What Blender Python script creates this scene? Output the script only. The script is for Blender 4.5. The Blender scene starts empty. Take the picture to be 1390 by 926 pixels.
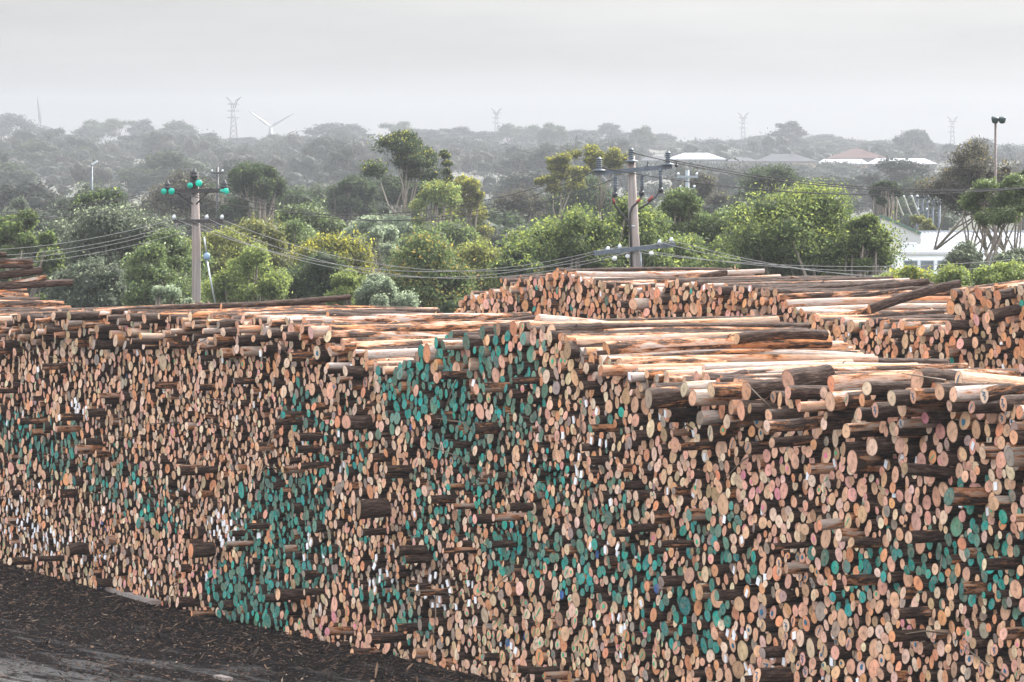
import bpy, math, random
import numpy as np

PI = math.pi
rng = np.random.default_rng(20240)
random.seed(77)
scene = bpy.context.scene
C = scene.collection

# ------------------------------------------------------------------ camera
F, CX, CY, HOR, CAMZ = 6500.0, 695.0, 463.0, 215.0, 7.6     # focal length in photo pixels, horizon row, eye height
PITCH = math.atan((CY - HOR) / F)
cam_d = bpy.data.cameras.new('camera'); cam = bpy.data.objects.new('camera', cam_d); C.objects.link(cam)
cam.location = (0, 0, CAMZ); cam.rotation_euler = (PI / 2 - PITCH, 0, 0)
cam_d.sensor_width = 36.0; cam_d.lens = 36.0 * F / 1390.0
cam_d.clip_start = 0.5; cam_d.clip_end = 8000
scene.camera = cam
_f = np.array([0, math.cos(PITCH), -math.sin(PITCH)]); _u = np.array([0, math.sin(PITCH), math.cos(PITCH)])

def at(x, y, D):
    """the point at distance D (metres north of the camera) seen at photo pixel x, y"""
    d = np.array([(x - CX) / F, 0, 0]) + _u * ((CY - y) / F) + _f
    return np.array([0, 0, CAMZ]) + d * (D / d[1])

def project(p):
    q = np.asarray(p, float) - np.array([0, 0, CAMZ])
    z = q @ _f
    return CX + F * q[..., 0] / z, CY - F * (q @ _u) / z, z

# ------------------------------------------------------------------ helpers
def tag(o, label=None, cat=None, group=None, kind=None):
    if label: o['label'] = label
    if cat: o['category'] = cat
    if group: o['group'] = group
    if kind: o['kind'] = kind
    return o

def empty(name, loc, rz=0.0, **k):
    o = bpy.data.objects.new(name, None); C.objects.link(o)
    o.location = [float(v) for v in loc]; o.rotation_euler = (0, 0, rz); o.empty_display_size = 0.2
    return tag(o, **k)

class MB:
    """collects polygons (with material index, uv and a tint each) and links them as ONE mesh object"""
    def __init__(s):
        s.v = []; s.nv = 0; s.f = []; s.m = []; s.uv = []; s.c = []; s.sm = []
    def add(s, verts, faces, mat=0, uvs=None, col=(1, 1, 1, 1), smooth=False):
        verts = np.asarray(verts, float).reshape(-1, 3); b = s.nv
        s.v.append(verts); s.nv += len(verts)
        for i, f in enumerate(faces):
            s.f.append([int(k) + b for k in f]); s.m.append(mat)
            s.uv.append(uvs[i] if uvs is not None else None)
            s.c.append(col); s.sm.append(smooth)
    def box(s, c, size, R=None, **k):
        sx, sy, sz = [q / 2 for q in size]
        v = np.array([(x, y, z) for x in (-sx, sx) for y in (-sy, sy) for z in (-sz, sz)])
        if R is not None: v = v @ np.asarray(R).T
        s.add(v + np.asarray(c, float), [(0, 1, 3, 2), (4, 6, 7, 5), (0, 4, 5, 1), (2, 3, 7, 6), (0, 2, 6, 4), (1, 5, 7, 3)], **k)
    def tube(s, pts, rad, n=8, caps=True, **k):
        pts = np.asarray(pts, float); m = len(pts)
        rad = np.broadcast_to(np.asarray(rad, float), (m,))
        T = np.gradient(pts, axis=0); T /= np.linalg.norm(T, axis=1)[:, None] + 1e-12
        ref = np.array([0, 0, 1.0]) if abs(T[0][2]) < .9 else np.array([1.0, 0, 0])
        V = []
        for i in range(m):
            a = np.cross(T[i], ref); a /= np.linalg.norm(a) + 1e-12; b = np.cross(a, T[i])
            th = np.arange(n) * 2 * PI / n
            V.append(pts[i] + rad[i] * (np.cos(th)[:, None] * a + np.sin(th)[:, None] * b))
        V = np.concatenate(V); fs = []
        for i in range(m - 1):
            for j in range(n):
                fs.append((i * n + j, i * n + (j + 1) % n, (i + 1) * n + (j + 1) % n, (i + 1) * n + j))
        if caps: fs += [tuple(range(n - 1, -1, -1)), tuple((m - 1) * n + q for q in range(n))]
        k.setdefault('smooth', True)
        s.add(V, fs, **k)
    def lathe(s, base, prof, n=14, axis=(0, 0, 1), **k):
        """revolve (radius, height) pairs about an axis through base"""
        ax = np.asarray(axis, float); ax /= np.linalg.norm(ax)
        ref = np.array([1.0, 0, 0]) if abs(ax[0]) < .9 else np.array([0, 1.0, 0])
        a = np.cross(ax, ref); a /= np.linalg.norm(a); b = np.cross(ax, a)
        th = np.arange(n) * 2 * PI / n
        V = np.concatenate([np.asarray(base) + ax * h + r * (np.cos(th)[:, None] * a + np.sin(th)[:, None] * b) for r, h in prof])
        fs = []
        for i in range(len(prof) - 1):
            for j in range(n):
                fs.append((i * n + j, i * n + (j + 1) % n, (i + 1) * n + (j + 1) % n, (i + 1) * n + j))
        fs += [tuple(range(n - 1, -1, -1)), tuple((len(prof) - 1) * n + q for q in range(n))]
        k.setdefault('smooth', True)
        s.add(V, fs, **k)
    def build(s, name, mats, parent=None, loc=None, link=True):
        me = bpy.data.meshes.new(name)
        V = np.concatenate(s.v) if s.v else np.zeros((0, 3))
        if loc is not None: V = V - np.asarray(loc, float)
        lens = np.array([len(f) for f in s.f], np.int32)
        loops = np.array([q for f in s.f for q in f], np.int32)
        me.vertices.add(len(V)); me.vertices.foreach_set('co', V.astype(np.float32).ravel())
        me.loops.add(len(loops)); me.loops.foreach_set('vertex_index', loops)
        me.polygons.add(len(lens))
        me.polygons.foreach_set('loop_start', np.concatenate([[0], np.cumsum(lens)[:-1]]).astype(np.int32))
        me.polygons.foreach_set('material_index', np.array(s.m, np.int32))
        me.polygons.foreach_set('use_smooth', np.array(s.sm, bool))
        for m in (mats if isinstance(mats, (list, tuple)) else [mats]): me.materials.append(m)
        if any(u is not None for u in s.uv):
            uvl = me.uv_layers.new(name='UVMap')
            fl = []
            for f, u in zip(s.f, s.uv):
                fl += [q for p in u for q in p] if u is not None else [0.0] * (2 * len(f))
            uvl.data.foreach_set('uv', np.array(fl, np.float32))
        at_ = me.attributes.new('tint', 'FLOAT_COLOR', 'FACE')
        at_.data.foreach_set('color', np.array(s.c, np.float32).ravel())
        me.update(calc_edges=True)
        return link_mesh(name, me, parent, loc)

def link_mesh(name, me, parent=None, loc=None):
    o = bpy.data.objects.new(name, me); C.objects.link(o)
    if parent is not None: o.parent = parent
    elif loc is not None: o.location = [float(v) for v in loc]
    return o

# ------------------------------------------------------------------ materials
class NT:
    def __init__(s, name):
        s.m = bpy.data.materials.new(name); s.m.use_nodes = True
        s.t = s.m.node_tree; s.n = s.t.nodes; s.b = s.n['Principled BSDF']; s.out = s.n['Material Output']
    def node(s, typ, **k):
        q = s.n.new(typ)
        for a, b in k.items():
            if a.startswith('i_'): q.inputs[a[2:].replace('_', ' ')].default_value = b
            else: setattr(q, a, b)
        return q
    def link(s, a, b): s.t.links.new(a, b)
    def attr(s): return s.node('ShaderNodeAttribute', attribute_name='tint')
    def noise(s, vec=None, scale=5, detail=4, rough=.55, sc=None):
        q = s.node('ShaderNodeTexNoise'); q.inputs['Scale'].default_value = scale
        q.inputs['Detail'].default_value = detail; q.inputs['Roughness'].default_value = rough
        if vec is not None:
            if sc is not None:
                mp = s.node('ShaderNodeMapping'); mp.inputs['Scale'].default_value = sc; s.link(vec, mp.inputs[0]); vec = mp.outputs[0]
            s.link(vec, q.inputs['Vector'])
        return q.outputs['Fac']
    def ramp(s, fac, stops):
        q = s.node('ShaderNodeValToRGB'); e = q.color_ramp.elements
        while len(e) < len(stops): e.new(.5)
        for i, (p, c) in enumerate(stops):
            e[i].position = p; e[i].color = (c if len(c) == 4 else (*c, 1)) if isinstance(c, tuple) else (c, c, c, 1)
        s.link(fac, q.inputs[0]); return q.outputs[0]
    def math(s, op, a, b=None, clamp=False):
        q = s.node('ShaderNodeMath', operation=op, use_clamp=clamp)
        for i, v in enumerate((a, b)):
            if v is None: continue
            if isinstance(v, (int, float)): q.inputs[i].default_value = v
            else: s.link(v, q.inputs[i])
        return q.outputs[0]
    def mix(s, fac, a, b, blend='MIX'):
        q = s.node('ShaderNodeMix', data_type='RGBA', blend_type=blend)
        for i, v in ((0, fac), (6, a), (7, b)):
            if isinstance(v, (int, float)): q.inputs[i].default_value = v
            elif isinstance(v, tuple): q.inputs[i].default_value = v if len(v) == 4 else (*v, 1)
            else: s.link(v, q.inputs[i])
        return q.outputs[2]
    def bump(s, h, strength=.5, dist=.02):
        q = s.node('ShaderNodeBump'); q.inputs['Strength'].default_value = strength; q.inputs['Distance'].default_value = dist
        s.link(h, q.inputs['Height']); s.link(q.outputs[0], s.b.inputs['Normal'])
    def base(s, v):
        if isinstance(v, tuple): s.b.inputs['Base Color'].default_value = (*v, 1)
        else: s.link(v, s.b.inputs['Base Color'])

def plain(name, col, rough=.6, metal=0.0, var=.25, scale=6, spec=.4):
    m = NT(name); m.b.inputs['Roughness'].default_value = rough; m.b.inputs['Metallic'].default_value = metal
    m.b.inputs['Specular IOR Level'].default_value = spec
    tc = m.node('ShaderNodeTexCoord').outputs['Object']
    n = m.noise(tc, scale, 5, .65)
    m.base(m.ramp(n, [(.3, tuple(c * (1 - var) for c in col)), (.7, tuple(min(.9, c * (1 + var)) for c in col))]))
    return m.m

# --- sawn log end: rings, checks and stains on the tint of the log
m = NT('sawn_wood'); A = m.attr()
uv = m.node('ShaderNodeTexCoord').outputs['UV']
ln = m.node('ShaderNodeVectorMath', operation='LENGTH'); m.link(uv, ln.inputs[0]); rad = ln.outputs['Value']
geo = m.node('ShaderNodeNewGeometry').outputs['Position']
big = m.noise(geo, 9, 3, .6); fine = m.noise(geo, 60, 4, .7)
wob = m.math('ADD', rad, m.math('MULTIPLY', big, .35))
ring = m.math('SINE', m.math('MULTIPLY', wob, 38.0))
ringf = m.math('ADD', m.math('MULTIPLY', ring, .05), .95)
mot = m.ramp(m.math('ADD', m.math('MULTIPLY', big, .65), m.math('MULTIPLY', fine, .35)), [(.30, .58), (.5, .95), (.70, 1.15)])
col = m.mix(1.0, A.outputs['Color'], mot, 'MULTIPLY')
cmb = m.node('ShaderNodeCombineColor'); [m.link(ringf, cmb.inputs[i]) for i in range(3)]
col = m.mix(1.0, col, cmb.outputs[0], 'MULTIPLY')
paintd = m.math('MULTIPLY', m.math('GREATER_THAN', A.outputs['Alpha'], 1.0), m.ramp(m.noise(geo, 17, 4, .7), [(.45, 0.0), (.68, .6)]))
col = m.mix(paintd, col, (.30, .24, .17))
dirt = m.ramp(m.noise(geo, 5.5, 4, .7), [(.52, 0.0), (.72, .62)])
col = m.mix(dirt, col, (.16, .105, .07))
heart = m.ramp(rad, [(.08, .70), (.30, 1.0), (.85, 1.0), (.985, .40)])
col = m.mix(1.0, col, heart, 'MULTIPLY')
sep = m.node('ShaderNodeSeparateXYZ'); m.link(uv, sep.inputs[0])
ang = m.math('ARCTAN2', sep.outputs[1], sep.outputs[0])
ac = m.node('ShaderNodeCombineXYZ'); m.link(m.math('MULTIPLY', ang, 1.6), ac.inputs[0]); m.link(big, ac.inputs[1])
m.link(m.math('MULTIPLY', A.outputs['Alpha'], 37.0), ac.inputs[2])
crack = m.math('GREATER_THAN', m.noise(ac.outputs[0], 2.2, 2, .5), .69)
col = m.mix(m.math('MULTIPLY', crack, .45), col, (.10, .055, .03))
m.base(col); m.b.inputs['Roughness'].default_value = .75; m.b.inputs['Specular IOR Level'].default_value = .2
m.bump(fine, .3, .01)
M_CUT = m.m

# --- bark: tint rgb = bare wood colour under the bark, alpha = how much is peeled
m = NT('log_bark'); A = m.attr()
uv = m.node('ShaderNodeTexCoord').outputs['UV']
fur = m.noise(uv, 1, 5, .6, sc=(4.5, 26, 1)); fine = m.noise(uv, 1, 3, .6, sc=(16, 70, 1)); pat = m.noise(uv, 1, 6, .68, sc=(1.5, 5.5, 1))
big = m.noise(uv, 1, 2, .5, sc=(.5, 2.0, 1))
mixf = m.math('ADD', m.math('MULTIPLY', fur, .7), m.math('MULTIPLY', fine, .3))
barkc = m.ramp(mixf, [(.30, (.007, .004, .0035)), (.46, (.030, .017, .012)), (.59, (.090, .056, .042)), (.73, (.20, .15, .125))])
wood = m.mix(m.ramp(big, [(.35, 0.0), (.65, 1.0)]), A.outputs['Color'], (.40, .335, .295))
wood = m.mix(m.ramp(mixf, [(.36, .55), (.5, 0.0)]), wood, (.16, .075, .04))
peel = m.math('ADD', m.math('MULTIPLY', pat, 1.9), m.math('SUBTRACT', A.outputs['Alpha'], 1.18))
inner = m.ramp(peel, [(.42, 0.0), (.47, 1.0), (.56, .8), (.64, 0.0)])
peel = m.ramp(peel, [(.46, 0.0), (.53, 1.0)])
m.base(m.mix(m.math('MULTIPLY', inner, .75), m.mix(peel, barkc, wood), (.42, .16, .055)))
m.b.inputs['Roughness'].default_value = .8; m.b.inputs['Specular IOR Level'].default_value = .15
m.bump(m.math('ADD', m.math('MULTIPLY', mixf, 1.0), m.math('MULTIPLY', peel, -.35)), .9, .05)
M_BARK = m.m

M_TAGW = plain('white_paper', (.78, .79, .82), .5, var=.06)
m = NT('chalk_paint'); A = m.attr(); m.base(A.outputs['Color']); m.b.inputs['Roughness'].default_value = .8; M_PAINT = m.m

m = NT('shred'); A = m.attr(); m.base(A.outputs['Color']); m.b.inputs['Specular IOR Level'].default_value = .2; m.b.inputs['Roughness'].default_value = .6; M_SHRED = m.m

# --- foliage
def foliage(name, rough=.62, trans=.5, spec=.18):
    m = NT(name); A = m.attr()
    dk = m.node('ShaderNodeHueSaturation'); dk.inputs['Value'].default_value = .72; m.link(A.outputs['Color'], dk.inputs['Color']); m.base(dk.outputs[0]); m.b.inputs['Roughness'].default_value = rough; m.b.inputs['Specular IOR Level'].default_value = spec
    tr = m.node('ShaderNodeBsdfTranslucent')
    hs = m.node('ShaderNodeHueSaturation'); hs.inputs['Value'].default_value = 1.9; hs.inputs['Saturation'].default_value = 1.1; hs.inputs['Hue'].default_value = .49
    m.link(A.outputs['Color'], hs.inputs['Color']); m.link(hs.outputs[0], tr.inputs['Color'])
    mx = m.node('ShaderNodeMixShader'); mx.inputs[0].default_value = trans
    m.link(m.b.outputs[0], mx.inputs[1]); m.link(tr.outputs[0], mx.inputs[2]); m.link(mx.outputs[0], m.out.inputs['Surface'])
    return m.m
M_LEAF = foliage('leaves'); M_FARLEAF = foliage('far_leaves', .7, .3, .2)
M_TRUNK = plain('trunk_bark', (.16, .135, .11), .85, var=.45, scale=3)

M_POLE = None
m = NT('weathered_pole'); tc = m.node('ShaderNodeTexCoord').outputs['Object']
g = m.noise(tc, 1, 5, .7, sc=(14, 14, .6)); g2 = m.noise(tc, 1.3, 3, .5)
m.base(m.mix(m.ramp(g2, [(.35, 0.0), (.7, .6)]), m.ramp(g, [(.3, (.13, .115, .11)), (.5, (.24, .215, .205)), (.7, (.33, .305, .30))]), (.26, .18, .14)))
m.b.inputs['Roughness'].default_value = .85; m.bump(g, .5, .02); M_POLE = m.m
M_ARM = plain('dark_timber', (.035, .03, .03), .8, var=.5, scale=8)
M_STEELB = plain('blue_grey_steel', (.085, .10, .12), .45, .3, var=.3)
M_DARK = plain('dark_fitting', (.025, .025, .03), .45, var=.3)
M_GREYM = plain('galvanised_steel', (.42, .45, .48), .4, .4, var=.2)
M_PALEM = plain('pale_lattice_steel', (.07, .075, .08), .5, .2, var=.1)
M_TURB = plain('turbine_white', (.13, .14, .15), .4, var=.04)
M_RED = plain('red_cap', (.22, .035, .03), .6, var=.2)
M_WIRE = plain('wire_bare', (.27, .26, .25), .35, .5, var=.1)
M_WIRED = plain('wire_dark', (.045, .042, .042), .5, .2, var=.1)
m = NT('teal_glass'); m.base((.02, .55, .45)); m.b.inputs['Roughness'].default_value = .08; m.b.inputs['Specular IOR Level'].default_value = .7
tr = m.node('ShaderNodeBsdfTranslucent'); tr.inputs['Color'].default_value = (.03, .60, .48, 1)
mx = m.node('ShaderNodeMixShader'); mx.inputs[0].default_value = .6
m.link(m.b.outputs[0], mx.inputs[1]); m.link(tr.outputs[0], mx.inputs[2]); m.link(mx.outputs[0], m.out.inputs['Surface']); M_TEAL = m.m
M_WHITE = plain('white_cladding', (.42, .43, .45), .5, var=.05, scale=2)
M_GABLE = plain('grey_cladding', (.42, .42, .42), .6, var=.06, scale=2)
M_VAN = plain('white_van_paint', (.76, .78, .80), .25, var=.04)
M_GLASSD = plain('dark_window', (.10, .115, .13), .12, var=.3, scale=1, spec=.8)
M_TRIM = plain('green_trim', (.06, .12, .09), .5)
M_ROOFG = plain('slate_roof', (.045, .048, .055), .8, var=.2, scale=2, spec=.1)
M_ROOFR = plain('red_brown_roof', (.075, .042, .038), .8, var=.25, scale=2, spec=.1)
M_ROOFW = plain('pale_iron_roof', (.27, .29, .32), .5, var=.08, scale=1)
M_WALLT = plain('tan_house_wall', (.22, .17, .12), .8, var=.1)
M_WALLG = plain('grey_house_wall', (.13, .13, .13), .8, var=.1)
M_FLOOD = plain('flood_housing', (.02, .04, .045), .5, var=.3)

# ------------------------------------------------------------------ terrain
def sst(x, a, b):
    t = np.clip((np.asarray(x, float) - a) / (b - a), 0, 1); return t * t * (3 - 2 * t)
def ground_z(x, y):
    x = np.asarray(x, float); y = np.asarray(y, float)
    z = -1.2 * sst(y, 118, 150)
    z = z + (11.4 + .006 * (-x)) * sst(y, 650, 1750) * (1 - .35 * sst(y, 1820, 2300))
    w = sst(y, 450, 1000)
    z = z + w * (1.1 * np.sin(x * .012 + y * .008) + .8 * np.sin(x * .027 - y * .013 + 1.7))
    z = z + .10 * np.sin(x * .23 + 1) * np.sin(y * .19) * sst(y, 20, 40)
    return z

m = NT('bark_mulch_ground'); tc = m.node('ShaderNodeTexCoord').outputs['Object']
n1 = m.noise(tc, .35, 5, .6); n2 = m.noise(tc, 9, 6, .75); mpw = m.node('ShaderNodeMapping'); mpw.inputs['Rotation'].default_value = (0, 0, math.atan2(.468, -.884)); m.link(tc, mpw.inputs[0])
n3 = m.noise(mpw.outputs[0], 1, 5, .7, sc=(1.6, .32, 1))
near = m.ramp(n2, [(.3, (.006, .005, .006)), (.5, (.018, .014, .014)), (.68, (.045, .032, .027))])
grass = m.ramp(n1, [(.3, (.05, .06, .025)), (.7, (.11, .105, .05))])
sepp = m.node('ShaderNodeSeparateXYZ'); m.link(tc, sepp.inputs[0])
mist_pale = m.math('MULTIPLY', m.math('SUBTRACT', sepp.outputs[1], 420.0), .004, clamp=True)
grass = m.mix(mist_pale, grass, (.13, .13, .115))  # valley ground colour paled to stand in for mist at the hill foot
far = m.math('MULTIPLY', m.math('SUBTRACT', sepp.outputs[1], 125.0), .05, clamp=True)
m.base(m.mix(far, near, grass))
# wet, trafficked strip nearer the camera: smoother mud
wetm = m.math('SUBTRACT', m.math('ADD', m.math('MULTIPLY', sepp.outputs[1], -.055), m.math('MULTIPLY', sepp.outputs[0], -.06)), -3.68)
wet = m.math('MULTIPLY', m.math('ADD', wetm, m.math('MULTIPLY', m.math('SUBTRACT', n3, .52), 3.0)), 2.2, clamp=True)
rg = m.math('SUBTRACT', .95, m.math('MULTIPLY', wet, m.math('ADD', m.math('MULTIPLY', n2, .25), .48)))
m.link(rg, m.b.inputs['Roughness'])
m.link(m.math('ADD', m.math('MULTIPLY', wet, .9), .04), m.b.inputs['Specular IOR Level'])
m.bump(m.math('ADD', m.math('MULTIPLY', n2, 1.0), n1), 1.0, .16)
M_GROUND = m.m

def build_ground():
    ys = np.concatenate([np.linspace(-30, 45, 6), np.linspace(50, 130, 60), np.linspace(135, 400, 50), np.linspace(412, 1900, 120), np.linspace(1920, 3100, 30)])
    rows = []
    for y in ys:
        hw = 60 + .17 * max(y, 0)
        xs = np.linspace(-hw, hw, 70); rows.append(np.stack([xs, np.full(70, y), ground_z(xs, y)], 1))
    V = np.concatenate(rows); nx = 70
    fs = [(i * nx + j, i * nx + j + 1, (i + 1) * nx + j + 1, (i + 1) * nx + j) for i in range(len(ys) - 1) for j in range(nx - 1)]
    b = MB(); b.add(V, fs, smooth=True); o = b.build('ground', M_GROUND); tag(o, 'dark muddy log yard ground running back to the hazy hills', 'ground', kind='structure')
build_ground()

# ------------------------------------------------------------------ log piles
def gp(x, y):                      # ground point z=0 seen at a pixel
    p0 = np.array([0, 0, CAMZ]); d = at(x, y, 1.0) - p0; return p0 + d * (-CAMZ / d[2])
A_ = gp(0, 770); B_ = gp(1390, 1095)
W_ = (A_ - B_)[:2]; W_ /= np.linalg.norm(W_)
W = np.array([W_[0], W_[1], 0]); AX = np.array([W_[1], -W_[0], 0])       # along the wall (to the far left), along the logs (right and back)

class Wall:
    def __init__(s, p0): s.p0 = np.array([p0[0], p0[1], 0.0])
    def pt(s, a, h, t=0.0): return s.p0 + W * a + AX * t + np.array([0, 0, h])
    def s_of_x(s, x):              # wall coordinate of an image column
        k = (x - CX) / F
        return (k * s.p0[1] - s.p0[0]) / (W[0] - k * W[1])
    def sh(s, x, y):               # wall coordinates of a pixel
        a = s.s_of_x(x); p = s.pt(a, 0); d = at(x, y, p[1]); return a, d[2]
    def prof(s, pts):
        q = sorted(s.sh(x, y) for x, y in pts); return np.array([k[0] for k in q]), np.array([k[1] for k in q])

def pack(s0, s1, prof, rfun, seed, floor=0.0):
    r_ = random.Random(seed); bins = {}; out = []
    res = .08; n = int((s1 - s0) / res) + 1; top = np.full(n, floor); cs = s0 + np.arange(n) * res
    target = np.interp(cs, prof[0], prof[1]); dead = np.zeros(n, int)
    def near(x, r):
        k = int(math.floor(x * 2)); return [c for q in range(k - 2, k + 3) for c in bins.get(q, ())]
    fails = 0
    while True:
        open_ = np.where((top < target - .10) & (dead < 4))[0]
        if len(open_) == 0: break
        lo = open_[np.argsort(top[open_])[:max(4, len(open_) // 3)]]
        i0 = int(r_.choice(list(lo))); x = cs[i0] + r_.uniform(-.05, .05)
        r = rfun(x, top[i0], r_); x = min(max(x, s0 + r), s1 - r)
        y = None; cur = 1e9; i = None; steps = 0
        cand = near(x, r)
        def drop(x, ymax):
            best = floor + r; bi = None
            for c in near(x, r):
                dx = x - c[0]; R = r + c[2]
                if abs(dx) < R:
                    h = c[1] + math.sqrt(R * R - dx * dx)
                    if h > best and h <= ymax + 1e-6: best = h; bi = c
            return best, bi
        y, i = drop(x, 1e9)
        while i is not None and steps < 90:
            steps += 1
            R = r + i[2]; a = math.atan2(y - i[1], x - i[0])
            sg = -1 if x >= i[0] else 1
            a2 = a + sg * .06
            nx, ny = i[0] + R * math.cos(a2), i[1] + R * math.sin(a2)
            if nx < s0 + r or nx > s1 - r or ny <= floor + r: break
            hit = None
            for c in near(nx, r):
                if c is i: continue
                if (nx - c[0]) ** 2 + (ny - c[1]) ** 2 < (r + c[2]) ** 2 - 1e-5: hit = c; break
            if hit is not None:
                if (hit[0] - x) * (x - i[0]) >= 0: break        # held between two logs
                i = hit; continue
            x, y = nx, ny
            if y < i[1] + .02:
                y, i = drop(x, y)
        y = max(y, floor + r)
        if y + r * .6 > np.interp(x, prof[0], prof[1]) + .06:
            dead[i0] += 1; fails += 1; continue
        c = (x, y, r); out.append(c); bins.setdefault(int(math.floor(x * 2)), []).append(c)
        j0, j1 = max(0, int((x - r - s0) / res)), min(n, int((x + r - s0) / res) + 2)
        dx = cs[j0:j1] - x; ok = np.abs(dx) < r
        top[j0:j1] = np.where(ok, np.maximum(top[j0:j1], y + np.sqrt(np.maximum(0, r * r - dx * dx))), top[j0:j1])
    return out

# wood and paint tints (linear albedo)
TINT = {'tan': (.70, .405, .26), 'pale': (.77, .53, .38), 'orange': (.70, .32, .165), 'pinkish': (.71, .385, .28),
        'grey': (.34, .265, .215), 'brown': (.42, .26, .16), 'teal': (.010, .30, .255), 'dull green': (.10, .235, .18), 'blue': (.02, .10, .30), 'pink': (.72, .27, .31)}
BARE = [(.52, .24, .10), (.48, .29, .17), (.46, .36, .28), (.40, .33, .29), (.52, .20, .075)]

front = Wall(B_)
def zone(w, cx, cy, rx, ry, p):    # an elliptical patch on the wall face, given where the photo shows it
    a, h = w.sh(cx, cy); a1, _ = w.sh(cx - rx, cy); _, h1 = w.sh(cx, cy - ry)
    return (a, h, abs(a1 - a), abs(h1 - h), p)
TEAL = [zone(front, *z) for z in [
    (412, 552, 26, 34, .8), (70, 605, 85, 46, .32), (25, 585, 30, 26, .5), (185, 668, 62, 40, .3), (95, 640, 50, 30, .3), (375, 712, 60, 74, .92), (335, 812, 60, 52, .98), (390, 770, 40, 40, .7), (410, 690, 36, 46, .72), (430, 665, 20, 34, .7), (220, 705, 40, 30, .25),
    (545, 520, 32, 44, .9), (590, 520, 50, 66, .88), (620, 575, 44, 56, .75), (650, 470, 60, 34, .55), (590, 465, 26, 20, .9), (700, 540, 48, 66, .3), (480, 560, 40, 40, .10),
    (650, 640, 40, 50, .65), (590, 690, 40, 60, .35), (760, 650, 44, 40, .45), (700, 752, 38, 42, .9), (800, 775, 60, 46, .6), (880, 780, 44, 60, .55), (830, 580, 22, 34, .5),
    (640, 600, 30, 40, .6), (460, 610, 40, 40, .35), (450, 765, 26, 30, .55), (545, 820, 48, 36, .6), (560, 850, 30, 24, .5), (620, 720, 60, 26, .35), (575, 730, 25, 30, .4),
    (950, 735, 30, 40, .45), (905, 845, 50, 30, .65), (960, 835, 36, 46, .7), (1235, 775, 56, 34, .6), (1270, 760, 60, 40, .62), (1160, 795, 34, 44, .62), (1190, 740, 60, 26, .25),
    (1345, 720, 50, 60, .55), (1350, 790, 46, 40, .55), (1385, 830, 20, 30, .6), (985, 700, 34, 40, .3), (1010, 770, 30, 30, .4), (835, 700, 50, 40, .25), (1120, 745, 30, 30, .3), (1310, 670, 40, 30, .25),
    (505, 740, 30, 30, .2), (510, 800, 40, 26, .35)]]
GREEN = [zone(front, *z) for z in [(700, 540, 55, 75, .5), (640, 470, 90, 40, .3), (720, 490, 30, 34, .35), (560, 600, 60, 60, .2), (1000, 750, 60, 60, .2), (1300, 760, 100, 70, .25), (760, 700, 120, 60, .15), (850, 690, 60, 40, .25), (90, 620, 100, 60, .18)]]
TAGS = [zone(front, *z) for z in [(308, 715, 30, 26, .7), (335, 735, 26, 18, .7), (402, 742, 40, 24, .75), (332, 563, 18, 14, .3), (105, 556, 18, 14, .75), (515, 788, 16, 34, .8), (595, 805, 16, 26, .7), (792, 640, 14, 26, .4), (830, 745, 34, 22, .6), (800, 575, 40, 50, .22),
    (1000, 790, 40, 40, .18), (1335, 690, 50, 40, .28), (1220, 690, 30, 20, .3), (60, 740, 70, 30, .30), (30, 690, 30, 20, .2), (1180, 620, 90, 40, .16), (930, 560, 60, 30, .14), (1040, 880, 90, 40, .16), (470, 640, 16, 20, .3), (695, 880, 30, 20, .2), (840, 860, 30, 30, .3), (620, 800, 30, 30, .2)]]
PINK = [zone(front, *z) for z in [(1170, 650, 120, 60, .38), (1300, 660, 90, 60, .35), (1040, 690, 40, 60, .15), (1190, 860, 60, 50, .25), (1270, 590, 100, 40, .25), (1040, 640, 60, 50, .25), (470, 850, 40, 30, .3), (250, 780, 60, 30, .25)]]
BLUEM = [zone(front, *z) for z in [(1060, 870, 130, 50, .40), (1340, 560, 60, 60, .35), (1200, 560, 180, 40, .22), (1000, 580, 60, 40, .35), (880, 540, 40, 30, .2), (1090, 770, 40, 30, .5), (300, 500, 60, 30, .12), (470, 510, 40, 40, .25), (590, 620, 50, 30, .25), (1300, 880, 80, 40, .25)]]
GREENM = [zone(front, *z) for z in [(690, 840, 90, 60, .45), (780, 800, 60, 60, .35), (860, 880, 60, 40, .45), (740, 470, 50, 40, .4), (340, 470, 200, 30, .10), (760, 880, 50, 40, .4), (640, 790, 40, 30, .3)]]
DARKZ = [zone(front, *z) for z in [(60, 450, 130, 24, .6), (560, 790, 60, 50, .25), (1180, 620, 30, 16, .4)]]
SMALLZ = [zone(front, *z) for z in [(330, 590, 120, 60, 1), (620, 700, 90, 70, 1), (800, 650, 90, 50, 1), (550, 770, 120, 60, 1), (80, 720, 90, 60, 1), (320, 720, 110, 40, 1), (700, 620, 80, 50, 1)]]
BIGZ = [zone(front, *z) for z in [(1150, 560, 260, 60, 1), (1060, 870, 150, 60, 1), (720, 850, 80, 50, 1), (620, 480, 110, 40, 1) , (1330, 600, 90, 120, 1)]]
def inz(zs, a, h, r_):
    for (ca, ch, ra, rh, p) in zs:
        q = ((a - ca) / ra) ** 2 + ((h - ch) / rh) ** 2
        if q < 1.0 and r_.random() < p * (1 if q < .5 else .6): return True
    return False
def inside(zs, a, h): return any(((a - z[0]) / z[2]) ** 2 + ((h - z[1]) / z[3]) ** 2 < 1 for z in zs)

XS1 = front.s_of_x(860)
def rf_front(x, h, r_):
    d = r_.lognormvariate(math.log(.140 if x > XS1 else .142), .22)
    if inside(SMALLZ, x, h): d *= .82
    elif inside(BIGZ, x, h): d *= 1.20
    if r_.random() < .006: d *= 1.6
    return min(max(d, .09), .30) / 2
def rf_back(x, h, r_):
    return min(max(r_.lognormvariate(math.log(.165), .22), .11), .28) / 2

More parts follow.
